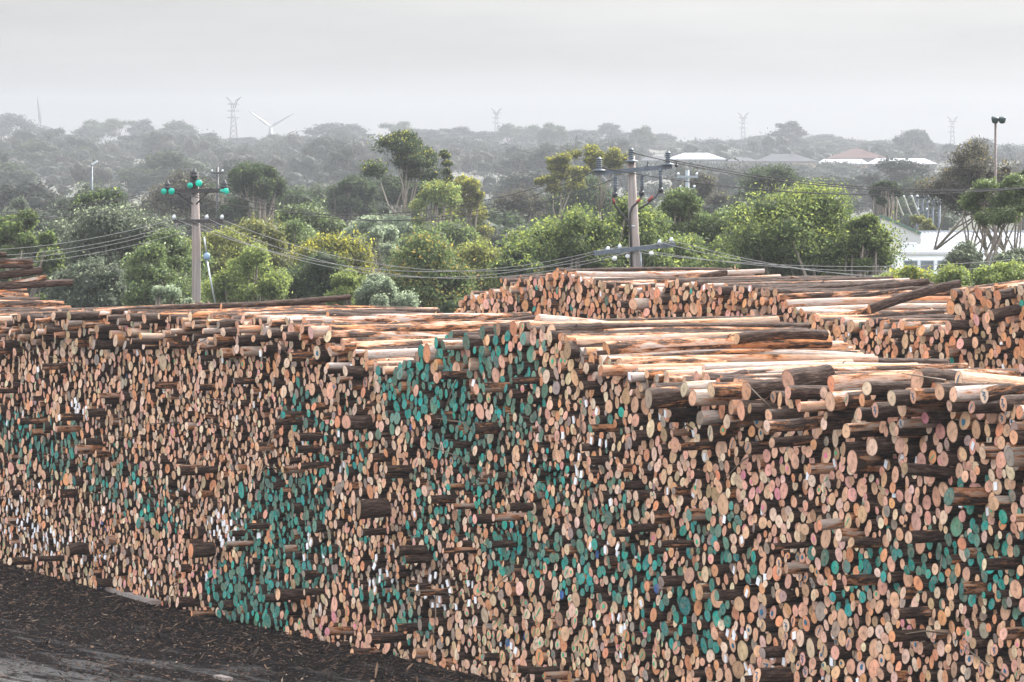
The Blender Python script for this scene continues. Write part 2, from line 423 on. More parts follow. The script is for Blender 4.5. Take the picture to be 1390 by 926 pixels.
logs = []
def mk(p0, d, L, r0, r1, end, bark, **k):
    lg = dict(p=np.asarray(p0, float), d=np.asarray(d, float) / np.linalg.norm(d), L=L, r0=r0, r1=r1, end=end, bark=bark, tags=[], marks=[], pile='front', top=False, expl=None,
              seed=len(logs) * 7 + 13, name=None)
    lg.update(k); logs.append(lg); return lg

def pick_end(r_, a, h, pile):
    if pile == 'front':
        if inz(TEAL, a, h, r_): return 'teal' if r_.random() < .66 else 'dull green'
        if inz(GREEN, a, h, r_): return 'dull green'
        if inside(DARKZ, a, h) and r_.random() < .6: return r_.choice(['grey', 'brown'])
        if r_.random() < .004: return 'blue'
        if inz(PINK, a, h, r_): return r_.choice(['pinkish'] * 9 + ['pink'])
    else:
        k = r_.random()
        if k < .018: return 'teal'
        if k < .045: return 'dull green'
        return r_.choices(['orange', 'tan', 'brown', 'pinkish', 'pale'], [5, 4, 2, 2, 1])[0]
    k = r_.random()
    return 'tan' if k < .42 else 'pale' if k < .66 else 'orange' if k < .79 else 'pinkish' if k < .86 else 'brown' if k < .92 else 'grey'

def fill(wall, s0, s1, profpts, rf, seed, pile, L0=4.1, tilt=0.0, floor=0.0, tilt_top=0.0):
    prof = wall.prof(profpts) if not isinstance(profpts, tuple) else profpts
    r_ = random.Random(seed * 31 + 5)
    for (a, h, r) in pack(s0, s1, prof, rf, seed, floor):
        ph = float(np.interp(a, prof[0], prof[1])); dep = ph - (h + r); top = dep < .42
        t = r_.gauss(0, .036)
        k = r_.random()
        if k < .08: t += r_.uniform(0, .14)
        if pile == 'front':
            if k > .985: t -= r_.uniform(.15, .5)
            elif k > .955: t -= r_.uniform(.04, .12)
            if dep < .9 and a < front.s_of_x(930) and k > .72: t -= r_.uniform(.1, .7) * (1 - dep)
            if dep < .5 and a > front.s_of_x(500) and k > .70: t -= r_.uniform(.08, .35)
        elif k > .95: t -= r_.uniform(.05, .3)
        yaw = r_.gauss(0, .012) + (r_.gauss(0, .03) if top else 0); pt = r_.gauss(0, .004) + (tilt if not top else tilt + tilt_top + r_.gauss(0, .008))
        d = AX * math.cos(pt) + W * yaw + np.array([0, 0, math.sin(pt)])
        end = pick_end(r_, a, h, pile)
        if end == 'blue' and r > .08: end = 'tan'
        bare = r_.choice(BARE); peel = r_.choices([.0, .2, .45, .7], [7, 4, 1, 1])[0] if not top else r_.choices([.2, .45, .7, .95], [3, 3, 4, 3])[0]
        if t < -.12 and not top: peel = r_.choice([.35, .5, .6, .75]); bare = r_.choice([(.26, .17, .115), (.33, .23, .16), (.22, .165, .13), (.40, .22, .12)])
        L = L0 + r_.gauss(0, .12)
        rr = r * r_.uniform(.96, 1.0)
        lg = mk(wall.pt(a, h, t), d, L, rr, rr * r_.uniform(.80, .98), end, (*bare, peel), pile=pile, top=top, a=a, h=h, dep=dep, t=t)
        if end not in ('teal', 'blue', 'dull green'):
            ptg = pile == 'front' and inz(TAGS, a, h, r_) or r_.random() < (.008 if pile == 'front' else .02)
            if ptg: lg['tags'].append((r_.uniform(-.3, .3), r_.uniform(-.3, .3), r_.uniform(-.5, .5)))
            elif pile == 'front' and inz(BLUEM, a, h, r_): lg['marks'].append(('blue', r_.choice(['dot', 'stroke', 'zig'])))
            elif pile == 'front' and (inz(GREENM, a, h, r_) or r_.random() < .03): lg['marks'].append(('green', r_.choice(['dot', 'stroke', 'cross'])))
            elif pile == 'front' and end == 'pinkish' and r_.random() < .10: lg['marks'].append(('pink', 'dot'))

FP = [(-260, 425), (-60, 428), (0, 432), (100, 424), (200, 424), (330, 434), (425, 438), (445, 446), (470, 462), (500, 484), (520, 497), (555, 492), (578, 468), (600, 456), (650, 452), (700, 443), (728, 440), (760, 452), (790, 468), (830, 490), (900, 506),
      (960, 514), (1060, 526), (1150, 532), (1240, 524), (1300, 524), (1390, 540), (1500, 560)]
fill(front, front.s_of_x(1475), front.s_of_x(-190), FP, rf_front, 3, 'front')

def wall_at(x, D): p = at(x, HOR, D); return Wall(p)
back = wall_at(1290, 88)
BP = [(560, 470), (615, 425), (632, 404), (655, 396), (676, 391), (680, 384), (725, 378), (745, 374), (752, 368), (780, 369), (788, 380), (840, 384), (870, 390), (905, 384), (960, 386), (1040, 394), (1056, 400), (1075, 420), (1120, 434), (1200, 436), (1300, 446), (1420, 470)]
fill(back, back.s_of_x(1345), back.s_of_x(615), BP, rf_back, 11, 'back', L0=4.4, floor=0.9)
side = wall_at(1288, 80)
SP = [(1286, 400), (1300, 396), (1330, 396), (1350, 392), (1480, 396)]
fill(side, side.s_of_x(1470), side.s_of_x(1286), SP, rf_back, 17, 'right', L0=4.4, tilt=.05, tilt_top=.05)
rear = Wall(at(100, HOR, 100) - AX * 4.0)
fill(rear, 0, 13, (np.array([0, 2, 4, 7, 13.]), np.array([4.35, 4.55, 4.8, 5.12, 5.2])), rf_back, 23, 'rear', L0=4.0, floor=1.2)

# single logs one can point at on top of the piles: left end pixel, right end pixel, distance behind the wall face, thickness in pixels, end tint, bare wood, peel, label
def top_log(wall, x1, y1, x2, y2, t, dpx, end, bare, peel, label, taper=.9, pile='front', prot=False):
    k1 = (x1 - CX) / F; a = (k1 * (wall.p0[1] + AX[1] * t) - wall.p0[0] - AX[0] * t) / (W[0] - k1 * W[1])
    p = wall.pt(a, 0, t); p = at(x1, y1, p[1])
    sl = AX[1] / AX[0]; k2 = (x2 - CX) / F
    Y2 = (p[1] - sl * p[0]) / (1 - sl * k2); q = at(x2, y2, Y2)
    d = q - p; L = float(np.linalg.norm(d)); r = dpx / F * p[1] / 2
    lg = mk(p, d, L, r, r * taper, end, (*bare, peel - .22), pile=pile, top=True, label=label, expl=True)
    return lg
O, T_, G_, P_ = (.54, .22, .08), (.52, .32, .19), (.40, .33, .29), (.50, .41, .35)
top_log(front, 823, 475, 1125, 464, .15, 23, 'orange', O, .95, 'long stout orange peeled log with dark bark strips, lying across the right pile top')
top_log(front, 729, 435, 968, 463, .1, 17, 'tan', P_, 1.1, 'long thin bleached log sloping down right from the highest hump of the pile', .55)
top_log(front, 748, 452, 815, 449, .0, 24, 'tan', O, .6, 'thick short-looking log at the hump, tan end, under the thin bleached log')
top_log(front, 770, 476, 830, 473, -.15, 26, 'brown', G_, .05, 'dark barked stout log jutting out just below the hump of the pile')
top_log(front, 720, 450, 742, 448, .05, 19, 'pinkish', O, .5, 'pinkish end of a log at the very top of the hump', .95)
top_log(front, 803, 489, 840, 486, -.05, 20, 'orange', O, .8, 'orange ended log stepping down right of the dark stout log')
top_log(front, 838, 506, 985, 500, -.1, 22, 'tan', T_, .95, 'pale tan log with a twig standing in front, below the long orange log')
top_log(front, 1070, 518, 1126, 511, -.25, 34, 'tan', G_, .0, 'very thick grey barked log with blue paint on its flank', .97)
top_log(front, 1128, 521, 1244, 514, -.1, 22, 'orange', O, 1.1, 'smooth orange peeled log between two very thick grey barked logs')
top_log(front, 1245, 517, 1300, 520, -.2, 33, 'tan', G_, .12, 'very thick grey green log with a torn peeled patch, right of the orange log', .97)
top_log(front, 1301, 516, 1420, 527, -.15, 26, 'pale', T_, 1.1, 'bright orange peeled log whose pale end carries a blue mark, at the right edge')['marks'].append(('blue', 'stroke'))
top_log(front, 1041, 578, 1140, 566, -.95, 17, 'pale', P_, .8, 'pale log jutting far out of the face, tilted upward, low on the right')
top_log(front, 1170, 543, 1228, 541, -.4, 20, 'orange', O, 1.0, 'peeled orange log jutting out below the smooth orange log')
top_log(front, 930, 489, 1284, 494, 1.2, 16, 'tan', G_, .25, 'long dark barked log whose far sawn end stands clear on the right')
top_log(front, 925, 479, 1156, 475, 1.5, 12, 'pale', P_, 1.2, 'white bleached log behind the long dark barked log')
top_log(front, 955, 500, 1296, 500, .5, 11, 'pale', P_, 1.2, 'thin white bleached log in front of the long dark barked log')
top_log(front, 955, 463, 1077, 447, 1.9, 9, 'orange', O, .9, 'slim orange log tilted up behind the long stout orange log')
top_log(front, 1000, 460, 1121, 455, 1.9, 17, 'tan', T_, .7, 'stubby log behind the long stout orange log, ragged right end', .9)
top_log(front, 1013, 531, 1068, 526, -.3, 26, 'tan', G_, .1, 'dark barked log beside the very thick log with blue paint')
top_log(front, 960, 517, 1012, 512, -.1, 23, 'tan', T_, .4, 'tan ended log left of the dark barked log, in the top row')
top_log(front, 1336, 537, 1410, 533, -.35, 22, 'pale', T_, .9, 'pale ended peeled log with blue squiggle, near the right edge')['marks'].append(('blue', 'zig'))
top_log(front, 1362, 548, 1420, 545, -.5, 24, 'tan', P_, .7, 'bleached log jutting out at the right edge under the blue squiggle log')['marks'].append(('blue', 'zig'))
top_log(front, 300, 416, 475, 403, .9, 9, 'orange', O, .55, 'dark log with an orange torn flank, tilted up above the left pile top')
top_log(front, 445, 428, 735, 436, .6, 11, 'orange', O, .6, 'long red brown log with peeled patches above the dip in the pile')
top_log(front, 452, 441, 640, 443, .2, 12, 'orange', P_, .9, 'pale peeled log at the head of the sloping dip')
top_log(front, 482, 472, 572, 468, .05, 13, 'orange', T_, .9, 'peeled log halfway down the sloping dip')
top_log(front, 462, 456, 590, 454, .1, 12, 'pinkish', P_, .6, 'grey pinkish log below the pale log in the dip')
top_log(front, 497, 497, 560, 492, -.1, 15, 'orange', O, 1.0, 'bright orange peeled log at the bottom of the dip')
top_log(front, 160, 437, 210, 436, -.3, 10, 'grey', G_, .1, 'short dark log jutting out under the left top edge', .95)
top_log(front, 118, 425, 172, 425, -.2, 9, 'pale', P_, .4, 'pale grey log jutting out on the upper left edge', .95)
top_log(front, 296, 441, 332, 441, -.3, 12, 'grey', G_, .0, 'dark barked log jutting out near the left pole base', .95)
top_log(front, 487, 692, 526, 689, -.75, 27, 'brown', G_, .0, 'very thick dark log jutting out of the face, brown end', .97)
top_log(front, 470, 573, 502, 572, -.45, 21, 'pinkish', G_, .0, 'thick dark log jutting out above the teal patch, pinkish end', .97)
top_log(front, 259, 748, 290, 746, -.55, 20, 'orange', G_, .0, 'thick dark log jutting out with a cracked orange end', .97)
top_log(front, 1228, 636, 1298, 643, -.6, 17, 'brown', G_, .0, 'long black log jutting sideways in the upper right of the face', .95)
top_log(front, 92, 748, 118, 746, -.5, 17, 'brown', G_, .0, 'dark log jutting out low at the far left', .95)
top_log(front, 690, 689, 722, 688, -.5, 12, 'brown', G_, .0, 'slim black log jutting out in the middle of the face', .95)
top_log(front, 540, 748, 578, 747, -.5, 15, 'brown', G_, .0, 'dark log jutting out left of a tan stack, low centre', .95)
top_log(front, 702, 908, 757, 909, -.7, 11, 'brown', G_, .05, 'dark slim log lying sideways at the foot of the face', .95)
top_log(front, 888, 538, 0+925, 537, -.3, 13, 'dull green', G_, .1, 'dark log with a dull green end jutting out under the top row', .95)
# behind: back pile
for x1, y1, x2, y2, t, d, e, b, pl, lb in [
    (757, 368, 985, 369, .0, 9, 'orange', G_, .6, 'long grey log along the crest of the back pile'),
    (775, 379, 905, 374, .0, 10, 'orange', O, .9, 'orange peeled log just under the crest of the back pile'),
    (890, 384, 986, 370, .6, 9, 'orange', T_, .8, 'tan log tilted up at the right end of the back crest'),
    (680, 381, 757, 374, .0, 8, 'orange', G_, .5, 'grey log stepping up to the crest on the back pile'),
    (703, 385, 748, 384, -.1, 8, 'orange', O, .8, 'short orange log on the step of the back pile'),
    (1052, 396, 1215, 384, .2, 10, 'orange', O, .5, 'orange ended log starting the right part of the back pile'),
    (1064, 404, 1260, 382, .3, 10, 'orange', T_, .4, 'brown log fanning up to the right on the back pile'),
    (1080, 414, 1240, 392, .3, 9, 'tan', G_, .7, 'bleached log fanning up in the middle of the back pile'),
    (1095, 421, 1290, 396, .4, 10, 'tan', G_, .8, 'pale log under the dark rising log of the back pile'),
    (1180, 420, 1302, 385, .9, 13, 'orange', G_, .05, 'dark rising log with an orange far end on the back pile'),
    (1105, 432, 1180, 421, .0, 10, 'orange', O, .9, 'peeled log at the foot of the fanned logs'),
    (1135, 437, 1280, 424, .1, 9, 'orange', G_, .7, 'grey log lying level below the fanned logs'),
    (905, 386, 1050, 382, .3, 10, 'orange', G_, .4, 'brown grey log over the middle of the back pile')]:
    top_log(back, x1, y1, x2, y2, t, d, e, b, pl, lb, pile='back')
for x1, y1, x2, y2, t, d, e, b, pl, lb in [
    (1296, 399, 1330, 394, -.1, 13, 'orange', O, .4, 'orange ended log on the corner of the right hand pile'),
    (1355, 401, 1420, 389, -.3, 14, 'orange', G_, .3, 'grey log rising out of frame on the right hand pile'),
    (1346, 428, 1420, 414, -.5, 14, 'tan', G_, .2, 'long grey barked log rising right in the right hand pile'),
    (1352, 389, 1420, 384, .2, 10, 'orange', O, .8, 'topmost peeled log of the right hand pile')]:
    top_log(side, x1, y1, x2, y2, t, d, e, b, pl, lb, pile='right')
for x1, y1, x2, y2, d, b, pl, lb in [
    (-90, 396, 98, 383, 11, G_, .15, 'dark log with ragged right end, lowest on the far left stack'),
    (-90, 381, 56, 367, 11, O, .2, 'brown log tilted up on the far left stack'),
    (-90, 362, 44, 361, 9, G_, .3, 'level dark log near the top of the far left stack'),
    (-90, 352, 44, 355, 8, P_, .8, 'bleached log on the far left stack'),
    (-90, 347, 8, 346, 9, O, .4, 'topmost log of the far left stack, barely in view'),
    (-90, 390, 62, 377, 8, P_, .9, 'pale log between the two dark logs of the far left stack')]:
    top_log(rear, x1, y1, x2, y2, .0, d, 'orange', b, pl, lb, pile='rear')
print('logs', len(logs))

# what shows of each log, so that the largest ones become things of their own
def showing():
    P = []; I = []
    for i, lg in enumerate(logs):
        d = lg['d']; e1 = np.cross(d, (0, 0, 1)); e1 /= np.linalg.norm(e1); e2 = np.cross(e1, d)
        th = np.linspace(0, 2 * PI, 10, endpoint=False)
        cap = [lg['p'] - d * .003] + [lg['p'] - d * .003 + lg['r0'] * k * (math.cos(q) * e1 + math.sin(q) * e2) for k in (.35, .7, .95) for q in th]
        n = 70 if lg['top'] else 24
        tt = np.linspace(.01, 1, n)[:, None, None] * lg['L']
        th = np.linspace(-.35 * PI, PI * .75, 7)
        rad = (lg['r0'] + (lg['r1'] - lg['r0']) * tt / lg['L'])
        ring = (np.cos(th)[:, None] * e1 + np.sin(th)[:, None] * e2)[None]
        body = (lg['p'][None, None] + d * tt + ring * rad).reshape(-1, 3)
        P += [np.array(cap), body]; I.append(np.full(len(cap) + len(body), i))
    P = np.concatenate(P); I = np.concatenate(I)
    x, y, z = project(P)
    ok = (x > 0) & (x < 1390) & (y > 0) & (y < 926); x, y, z, I = x[ok], y[ok], z[ok], I[ok]
    cell = (y // 3).astype(int) * 500 + (x // 3).astype(int)
    o = np.lexsort((z, cell)); c = cell[o]; first = np.concatenate([[True], c[1:] != c[:-1]])
    win = I[o][first]; wx = x[o][first]; wy = y[o][first]
    n = np.bincount(win, minlength=len(logs)); sx = np.bincount(win, wx, len(logs)); sy = np.bincount(win, wy, len(logs))
    return n, sx / np.maximum(n, 1), sy / np.maximum(n, 1)
vis, vx, vy = showing()
order = np.argsort(-vis)
single = set(int(i) for i in order[:300])
print('visible logs', int((vis > 1).sum()), 'smallest single', int(vis[order[299]]))

MARKC = {'blue': (.02, .13, .22, 1), 'green': (.05, .42, .22, 1), 'pink': (.78, .20, .34, 1)}
def log_geo(lg, body, cap, tagm, markm, rough):
    """adds a log to four builders: bark, sawn end, paper tags, paint marks"""
    r_ = np.random.default_rng(lg['seed']); d = lg['d']
    e1 = np.cross(d, (0, 0, 1)); e1 /= np.linalg.norm(e1); e2 = np.cross(e1, d)
    n = 16 if rough or lg['r0'] > .12 else 12
    m_ = 12 if rough else 3
    th = np.arange(n) * 2 * PI / n
    lump = 1 + .065 * np.sin(2 * th + r_.uniform(0, 6)) + .03 * np.sin(3 * th + r_.uniform(0, 6)) + r_.normal(0, .012, n)
    sk = r_.normal(0, .09, 2)                                                 # saw cut not quite square
    ts = np.linspace(0, 1, m_) * lg['L']; bend = r_.normal(0, .028 if rough else .008, 2); jag = r_.normal(0, .012, (m_, n)) if rough else np.zeros((m_, n))
    V = []
    for i, t in enumerate(ts):
        q = t / lg['L']; R = (lg['r0'] + (lg['r1'] - lg['r0']) * q) * (lump + jag[i]) * (1 + (.06 * math.sin(9 * q + bend[0] * 90) if rough else 0) * q)
        off = 4 * q * (1 - q) * (bend[0] * e1 + bend[1] * e2) if i else 0
        x, z = np.cos(th) * R, np.sin(th) * R
        V.append(lg['p'] + d * t + off + x[:, None] * e1 + z[:, None] * e2 + ((sk[0] * x + sk[1] * z)[:, None] * d if i == 0 else 0))
    Vb = np.concatenate(V); fs, us = [], []
    uo, vo = r_.uniform(0, 300), r_.uniform(0, 300); cir = 2 * PI * lg['r0'] / n
    for i in range(m_ - 1):
        for j in range(n):
            fs.append((i * n + (j + 1) % n, i * n + j, (i + 1) * n + j, (i + 1) * n + (j + 1) % n))
            us.append([(uo + ts[i], vo + (j + 1) * cir), (uo + ts[i], vo + j * cir), (uo + ts[i + 1], vo + j * cir), (uo + ts[i + 1], vo + (j + 1) * cir)])
    body.add(Vb, fs, 0, us, lg['bark'], True)
    uvc = [(math.cos(q), math.sin(q)) for q in th]
    rv = float(r_.uniform(0, 1))
    base = np.array(TINT[lg['end']]); base = np.clip(base * (r_.uniform(.78, 1.16) if lg['end'] not in ('teal', 'dull green') else r_.uniform(.5, 1.25)) * (1 + r_.normal(0, .05, 3)), .01, .8)
    body.add(Vb[-n:], [tuple(range(n - 1, -1, -1))], 1, [uvc[::-1]], (*base, rv), False)
    ct = (*base, rv + (1.0 if lg['end'] in ('teal', 'dull green', 'blue', 'pink') else 0.0))
    cv = np.concatenate([Vb[:n], [Vb[:n].mean(0) - d * r_.uniform(0, .006)]])
    cap.add(cv, [(j, (j + 1) % n, n) for j in range(n)], 1 if cap is body else 0, [[uvc[j], uvc[(j + 1) % n], (0, 0)] for j in range(n)], ct, False)
    nrm = -d + (sk[0] * e1 + sk[1] * e2); nrm /= np.linalg.norm(nrm)
    a1 = e1 + d * sk[0]; a2 = e2 + d * sk[1]
    for (x, z, rot) in lg['tags']:
        w, h = .036, .05; c_, s_ = math.cos(rot), math.sin(rot); o = lg['p'] + nrm * .012
        qs = []
        for (sx, sz) in ((-w, -h), (w, -h), (w, h), (-w, h)):
            X, Z = x * lg['r0'] + sx * c_ - sz * s_, z * lg['r0'] + sx * s_ + sz * c_
            qs.append(o + a1 * X + a2 * Z)
        tagm.add(np.array(qs + [k - nrm * .005 for k in qs]), [(0, 1, 2, 3), (0, 4, 5, 1), (1, 5, 6, 2), (2, 6, 7, 3), (3, 7, 4, 0)], 2 if tagm is body else 0)
    for (colr, kind) in lg['marks']:
        r = lg['r0']; o = lg['p'] + nrm * .010
        if kind == 'dot':
            k = 9; cx, cz = r_.uniform(-.25, .25, 2) * r
            pts = [o + a1 * (cx + .30 * r * math.cos(q) * (1 + .25 * math.sin(3 * q + rv * 9))) + a2 * (cz + .36 * r * math.sin(q)) for q in np.arange(k) * 2 * PI / k]
            strips = [pts]
        else:
            if kind == 'stroke': path = [(-.35, -.5), (-.1, 0), (.25, .55)]
            elif kind == 'cross': path = [(-.45, -.4), (.0, .0), (.45, .4)]
            else: path = [(-.45, .45), (.25, .4), (-.2, -.05), (.4, -.1), (.1, -.55)]
            path = np.array(path) * r + r_.normal(0, .06 * r, (len(path), 2)); strips = []
            w = .06 * r
            for (p, q) in zip(path[:-1], path[1:]):
                t2 = (q - p) / (np.linalg.norm(q - p) + 1e-9); nn = np.array([-t2[1], t2[0]]) * w; p = p - t2 * w * .4; q = q + t2 * w * .4
                strips.append([o + a1 * k[0] + a2 * k[1] for k in (p - nn, q - nn, q + nn, p + nn)]); o = o + nrm * .0006
        for sp in strips:
            sp = np.array(sp); nn = len(sp)
            markm.add(np.concatenate([sp, sp - nrm * .004]), [tuple(range(nn))] + [(j, j + nn, (j + 1) % nn + nn, (j + 1) % nn) for j in range(nn)], 3 if markm is body else 0, None, MARKC[colr])

# the rest of the stack: everything that shows smaller than the 300 largest
rest = MB()
for i, lg in enumerate(logs):
    if i not in single: log_geo(lg, rest, rest, rest, rest, lg['top'])
ro = rest.build('stacked_logs', [M_BARK, M_CUT, M_TAGW, M_PAINT])
tag(ro, 'hundreds of smaller sawn log ends packed into the walls of the timber piles', 'logs', kind='stuff')

# labels: look, neighbours, place
def look(i, short=False):
    lg = logs[i]; d = 2 * lg['r0']
    size = 'stout' if d > .30 else 'slim' if d < .19 else ''
    e = lg['end']; c = {'teal': 'teal', 'dull green': 'dull green', 'blue': 'blue painted', 'pink': 'pink painted'}.get(e, e)
    if lg['tags']: c = 'white tagged'
    elif lg['marks']: c = lg['marks'][0][0] + ' marked'
    w = (size + ' ' if size else '') + c
    return w
def region(i):
    x, lg = vx[i], logs[i]
    if lg['pile'] != 'front':
        if lg['pile'] == 'rear': return 'on the far left stack'
        w_ = 'back pile' if lg['pile'] == 'back' else 'right rear pile'
        c_ = '' if lg['pile'] == 'right' else 'left end of the ' if x < 760 else 'middle of the ' if x < 1050 else 'right part of the '
        return 'in the ' + c_ + w_
    col = next(n for lim, n in ((150, 'at the far left'), (330, 'under the insulator pole'), (440, 'left of the dip'), (600, 'below the dip'), (790, 'below the hump'), (930, 'under the cable pole'), (1090, 'right of centre'), (1250, 'towards the right'), (9999, 'at the far right')) if x < lim)
    dep = lg.get('dep', 1); row = next(n for lim, n in ((.25, 'on top'), (.8, 'near the top'), (1.6, 'high'), (2.8, 'mid face'), (4.1, 'low'), (99, 'at the foot')) if dep < lim)
    return row + ' ' + col
visl = [i for i in range(len(logs)) if vis[i] >= 5]
VX, VY = vx[visl], vy[visl]
def neigh(i, dx, dy):
    rx, ry = VX - vx[i], VY - vy[i]; f = rx * dx + ry * dy; s = np.abs(rx * dy) + np.abs(ry * dx)
    ok = (f > 4) & (f < 60) & (s < f * .8)
    if not ok.any(): return None
    k = np.where(ok)[0]; return visl[int(k[np.argmin(f[k] + s[k])])]
DIRS = {'under': (0, -1), 'above': (0, 1), 'right of': (-1, 0), 'left of': (1, 0)}
facts = {}
for i in visl:
    if logs[i].get('label'): continue
    N = {k: neigh(i, *v) for k, v in DIRS.items()}
    facts[i] = frozenset([('look', look(i) + (' jutting' if logs[i].get('t', 0) < -.22 else '')), ('at', region(i))] + [(k, look(v)) for k, v in N.items() if v is not None])
holders = {}
for i, fs_ in facts.items():
    for f_ in fs_: holders.setdefault(f_, set()).add(i)
def log_label(i):
    lg = logs[i]
    if lg.get('label'): return lg['label'], None
    D_ = dict(facts[i]); lk, rg = D_.pop('look'), D_.pop('at'); ks = sorted(D_, key=lambda k: len(holders[(k, D_[k])]))
    import itertools
    def words_(reg, cb): return lk + ' log ' + (rg if reg else '') + ''.join((', ' if reg or j else '') + k + ' ' + D_[k] for j, k in enumerate(cb))
    for n_, reg in ((1, 1), (2, 1), (3, 0), (3, 1), (4, 0), (4, 1)):
        for cb in itertools.combinations(ks, n_):
            st = holders[('look', lk)] & (holders[('at', rg)] if reg else holders[('look', lk)])
            for k in cb: st = st & holders[(k, D_[k])]
            s_ = words_(reg, cb).replace('  ', ' ')
            if len((s_ + ' one').replace('-', ' ').split()) <= 16: s_ += ' one'
            if len(st) == 1 and 4 <= len(s_.replace('-', ' ').split()) <= 16 and s_ not in used: return s_, None
    s_ = lk + ' log ' + rg + ' among look-alikes'
    print('LOOKALIKE', s_)
    return s_, 'look-alike logs ' + rg
used = {}
for i in order[:300]:
    i = int(i); lg = logs[i]; lab, grp = log_label(i); used[lab] = i
    body, cap, tg, mkk = MB(), MB(), MB(), MB()
    log_geo(lg, body, cap, tg, mkk, lg['top'] or lg.get('t', 0) < -.2)
    o = body.build('log', [M_BARK, M_CUT], loc=lg['p'])
    tag(o, lab, 'log', grp or {'front': 'logs of the front pile', 'back': 'logs of the back pile', 'right': 'logs of the right rear pile', 'rear': 'logs of the far left stack'}[lg['pile']])
    for q, nm, mt in ((cap, 'cut_end', M_CUT), (tg, 'paper_tag', M_TAGW), (mkk, 'paint_mark', M_PAINT)):
        if q.v:
            c = q.build(nm, mt, parent=o, loc=lg['p'])
            if nm == 'cut_end' and lg['end'] in ('teal', 'blue', 'pink'): c['label'] = lg['end'] + ' painted cut end'

# ------------------------------------------------------------------ bark shreds and twigs
def basis(d):
    d = d / np.linalg.norm(d); ref = np.array([0, 0, 1.0]) if abs(d[2]) < .9 else np.array([1.0, 0, 0])
    a = np.cross(d, ref); a /= np.linalg.norm(a); return d, a, np.cross(a, d)
def chips(name, pts, lens, wid, cols, label, flat=.25, lift=.02):
    b = MB()
    n = len(pts); az = rng.uniform(0, 2 * PI, n); tl = rng.normal(0, flat, n)
    for i in range(n):
        d = np.array([math.cos(az[i]) * math.cos(tl[i]), math.sin(az[i]) * math.cos(tl[i]), math.sin(tl[i])])
        _, a, c = basis(d); L = lens[i] / 2; w = wid[i] / 2; h = w * .35
        p = pts[i] + np.array([0, 0, lift + abs(d[2]) * L]); bow = c * rng.uniform(-.12, .12) * L
        v = [p - d * L + a * w * .4, p - d * L - a * w * .4, p + bow + a * w + c * h, p + bow - a * w + c * h, p + bow - a * w - c * h, p + bow + a * w - c * h, p + d * L + a * w * .3, p + d * L - a * w * .3]
        b.add(v, [(0, 1, 3, 2), (1, 0, 5, 4), (0, 2, 5), (1, 4, 3), (2, 3, 7, 6), (5, 6, 7, 4), (2, 6, 5), (3, 4, 7)], 0, None, cols[i])
    o = b.build(name, M_SHRED); tag(o, label, name.replace('_', ' '), kind='stuff'); return o
N = 34000
sa = rng.uniform(-4, 40, N); tt = -np.abs(rng.exponential(5.5, N)) - rng.uniform(-.1, .2, N)
P = B_[None] + W[None] * sa[:, None] + AX[None] * tt[:, None]; P[:, 2] = ground_z(P[:, 0], P[:, 1])
px, py, _ = project(P); ok = (px > -60) & (px < 760) & (py < 990) & (P[:, 1] > 45); P = P[ok]; N = len(P)
pal = np.array([(.030, .018, .013), (.055, .032, .022), (.10, .056, .035), (.17, .10, .06), (.30, .22, .16), (.016, .014, .013)])
ci = rng.choice(6, N, p=[.30, .26, .15, .08, .03, .18]); cc = np.concatenate([pal[ci] * rng.uniform(.35, 1.25, (N, 1)), np.ones((N, 1))], 1)
chips('bark_litter', P, rng.lognormal(math.log(.060), .65, N), rng.lognormal(math.log(.021), .45, N), cc, 'dark shredded bark littering the muddy ground below the log face')
tops = [lg for lg in logs if lg['top'] and lg['pile'] != 'rear']
pts, ln, wd, cl = [], [], [], []
for k in range(1500):
    lg = tops[int(rng.integers(len(tops)))]; t = rng.uniform(.03, .97) * lg['L']
    pts.append(lg['p'] + lg['d'] * t + np.array([rng.normal(0, .04), rng.normal(0, .04), lg['r0'] * .9])); ln.append(rng.lognormal(math.log(.22), .45)); wd.append(rng.lognormal(math.log(.022), .4))
    cl.append((*(np.array([(.42, .17, .07), (.30, .15, .08), (.50, .34, .22), (.09, .05, .035)][int(rng.choice(4, p=[.35, .25, .2, .2]))]) * rng.uniform(.8, 1.2)), 1))
chips('bark_shreds', np.array(pts), ln, wd, cl, 'orange and brown bark strips torn loose on the tops of the piles', .13, .0)
# weeds and twigs poking out of the face
pts = []; b = MB()
for k in range(70):
    lg = logs[int(rng.integers(len(logs)))]
    if lg['pile'] != 'front': continue
    p = lg['p'] - AX * .02 + np.array([0, 0, lg['r0']]); d = -AX * rng.uniform(.2, .8) + W * rng.normal(0, .7) + np.array([0, 0, rng.normal(-.1, .5)]); d /= np.linalg.norm(d)
    L = rng.uniform(.35, 1.1); q = p + d * L * .5 + rng.normal(0, .05, 3)
    b.tube([p, q, p + d * L + np.array([0, 0, -.1 * L])], [.014, .010, .005], n=5, col=(.16, .12, .09, 1))
tag(b.build('twigs', M_SHRED), 'thin broken twigs sticking out between the log ends', 'twigs', kind='stuff')

# two planks lying on the ground
b = MB(); p, q = gp(128, 797), gp(212, 822); d = q - p; d /= np.linalg.norm(d)
b.box((p + q) / 2 + np.array([0, 0, .05]), (np.linalg.norm(q - p), .16, .07), np.stack([d, np.cross((0, 0, 1), d), (0, 0, 1)], 1), col=(.2, .17, .15, 1)); tag(b.build('plank', M_POLE), 'grey weathered plank lying along the foot of the log face', 'plank')
b = MB(); p, q = gp(295, 921), gp(311, 925); d = q - p; d /= np.linalg.norm(d)
b.box((p + q) / 2 + np.array([0, 0, .03]), (np.linalg.norm(q - p), .12, .05), np.stack([d, np.cross((0, 0, 1), d), (0, 0, 1)], 1)); tag(b.build('wood_offcut', M_POLE), 'small pale wood offcut on the dark mud at the bottom edge', 'wood scrap')

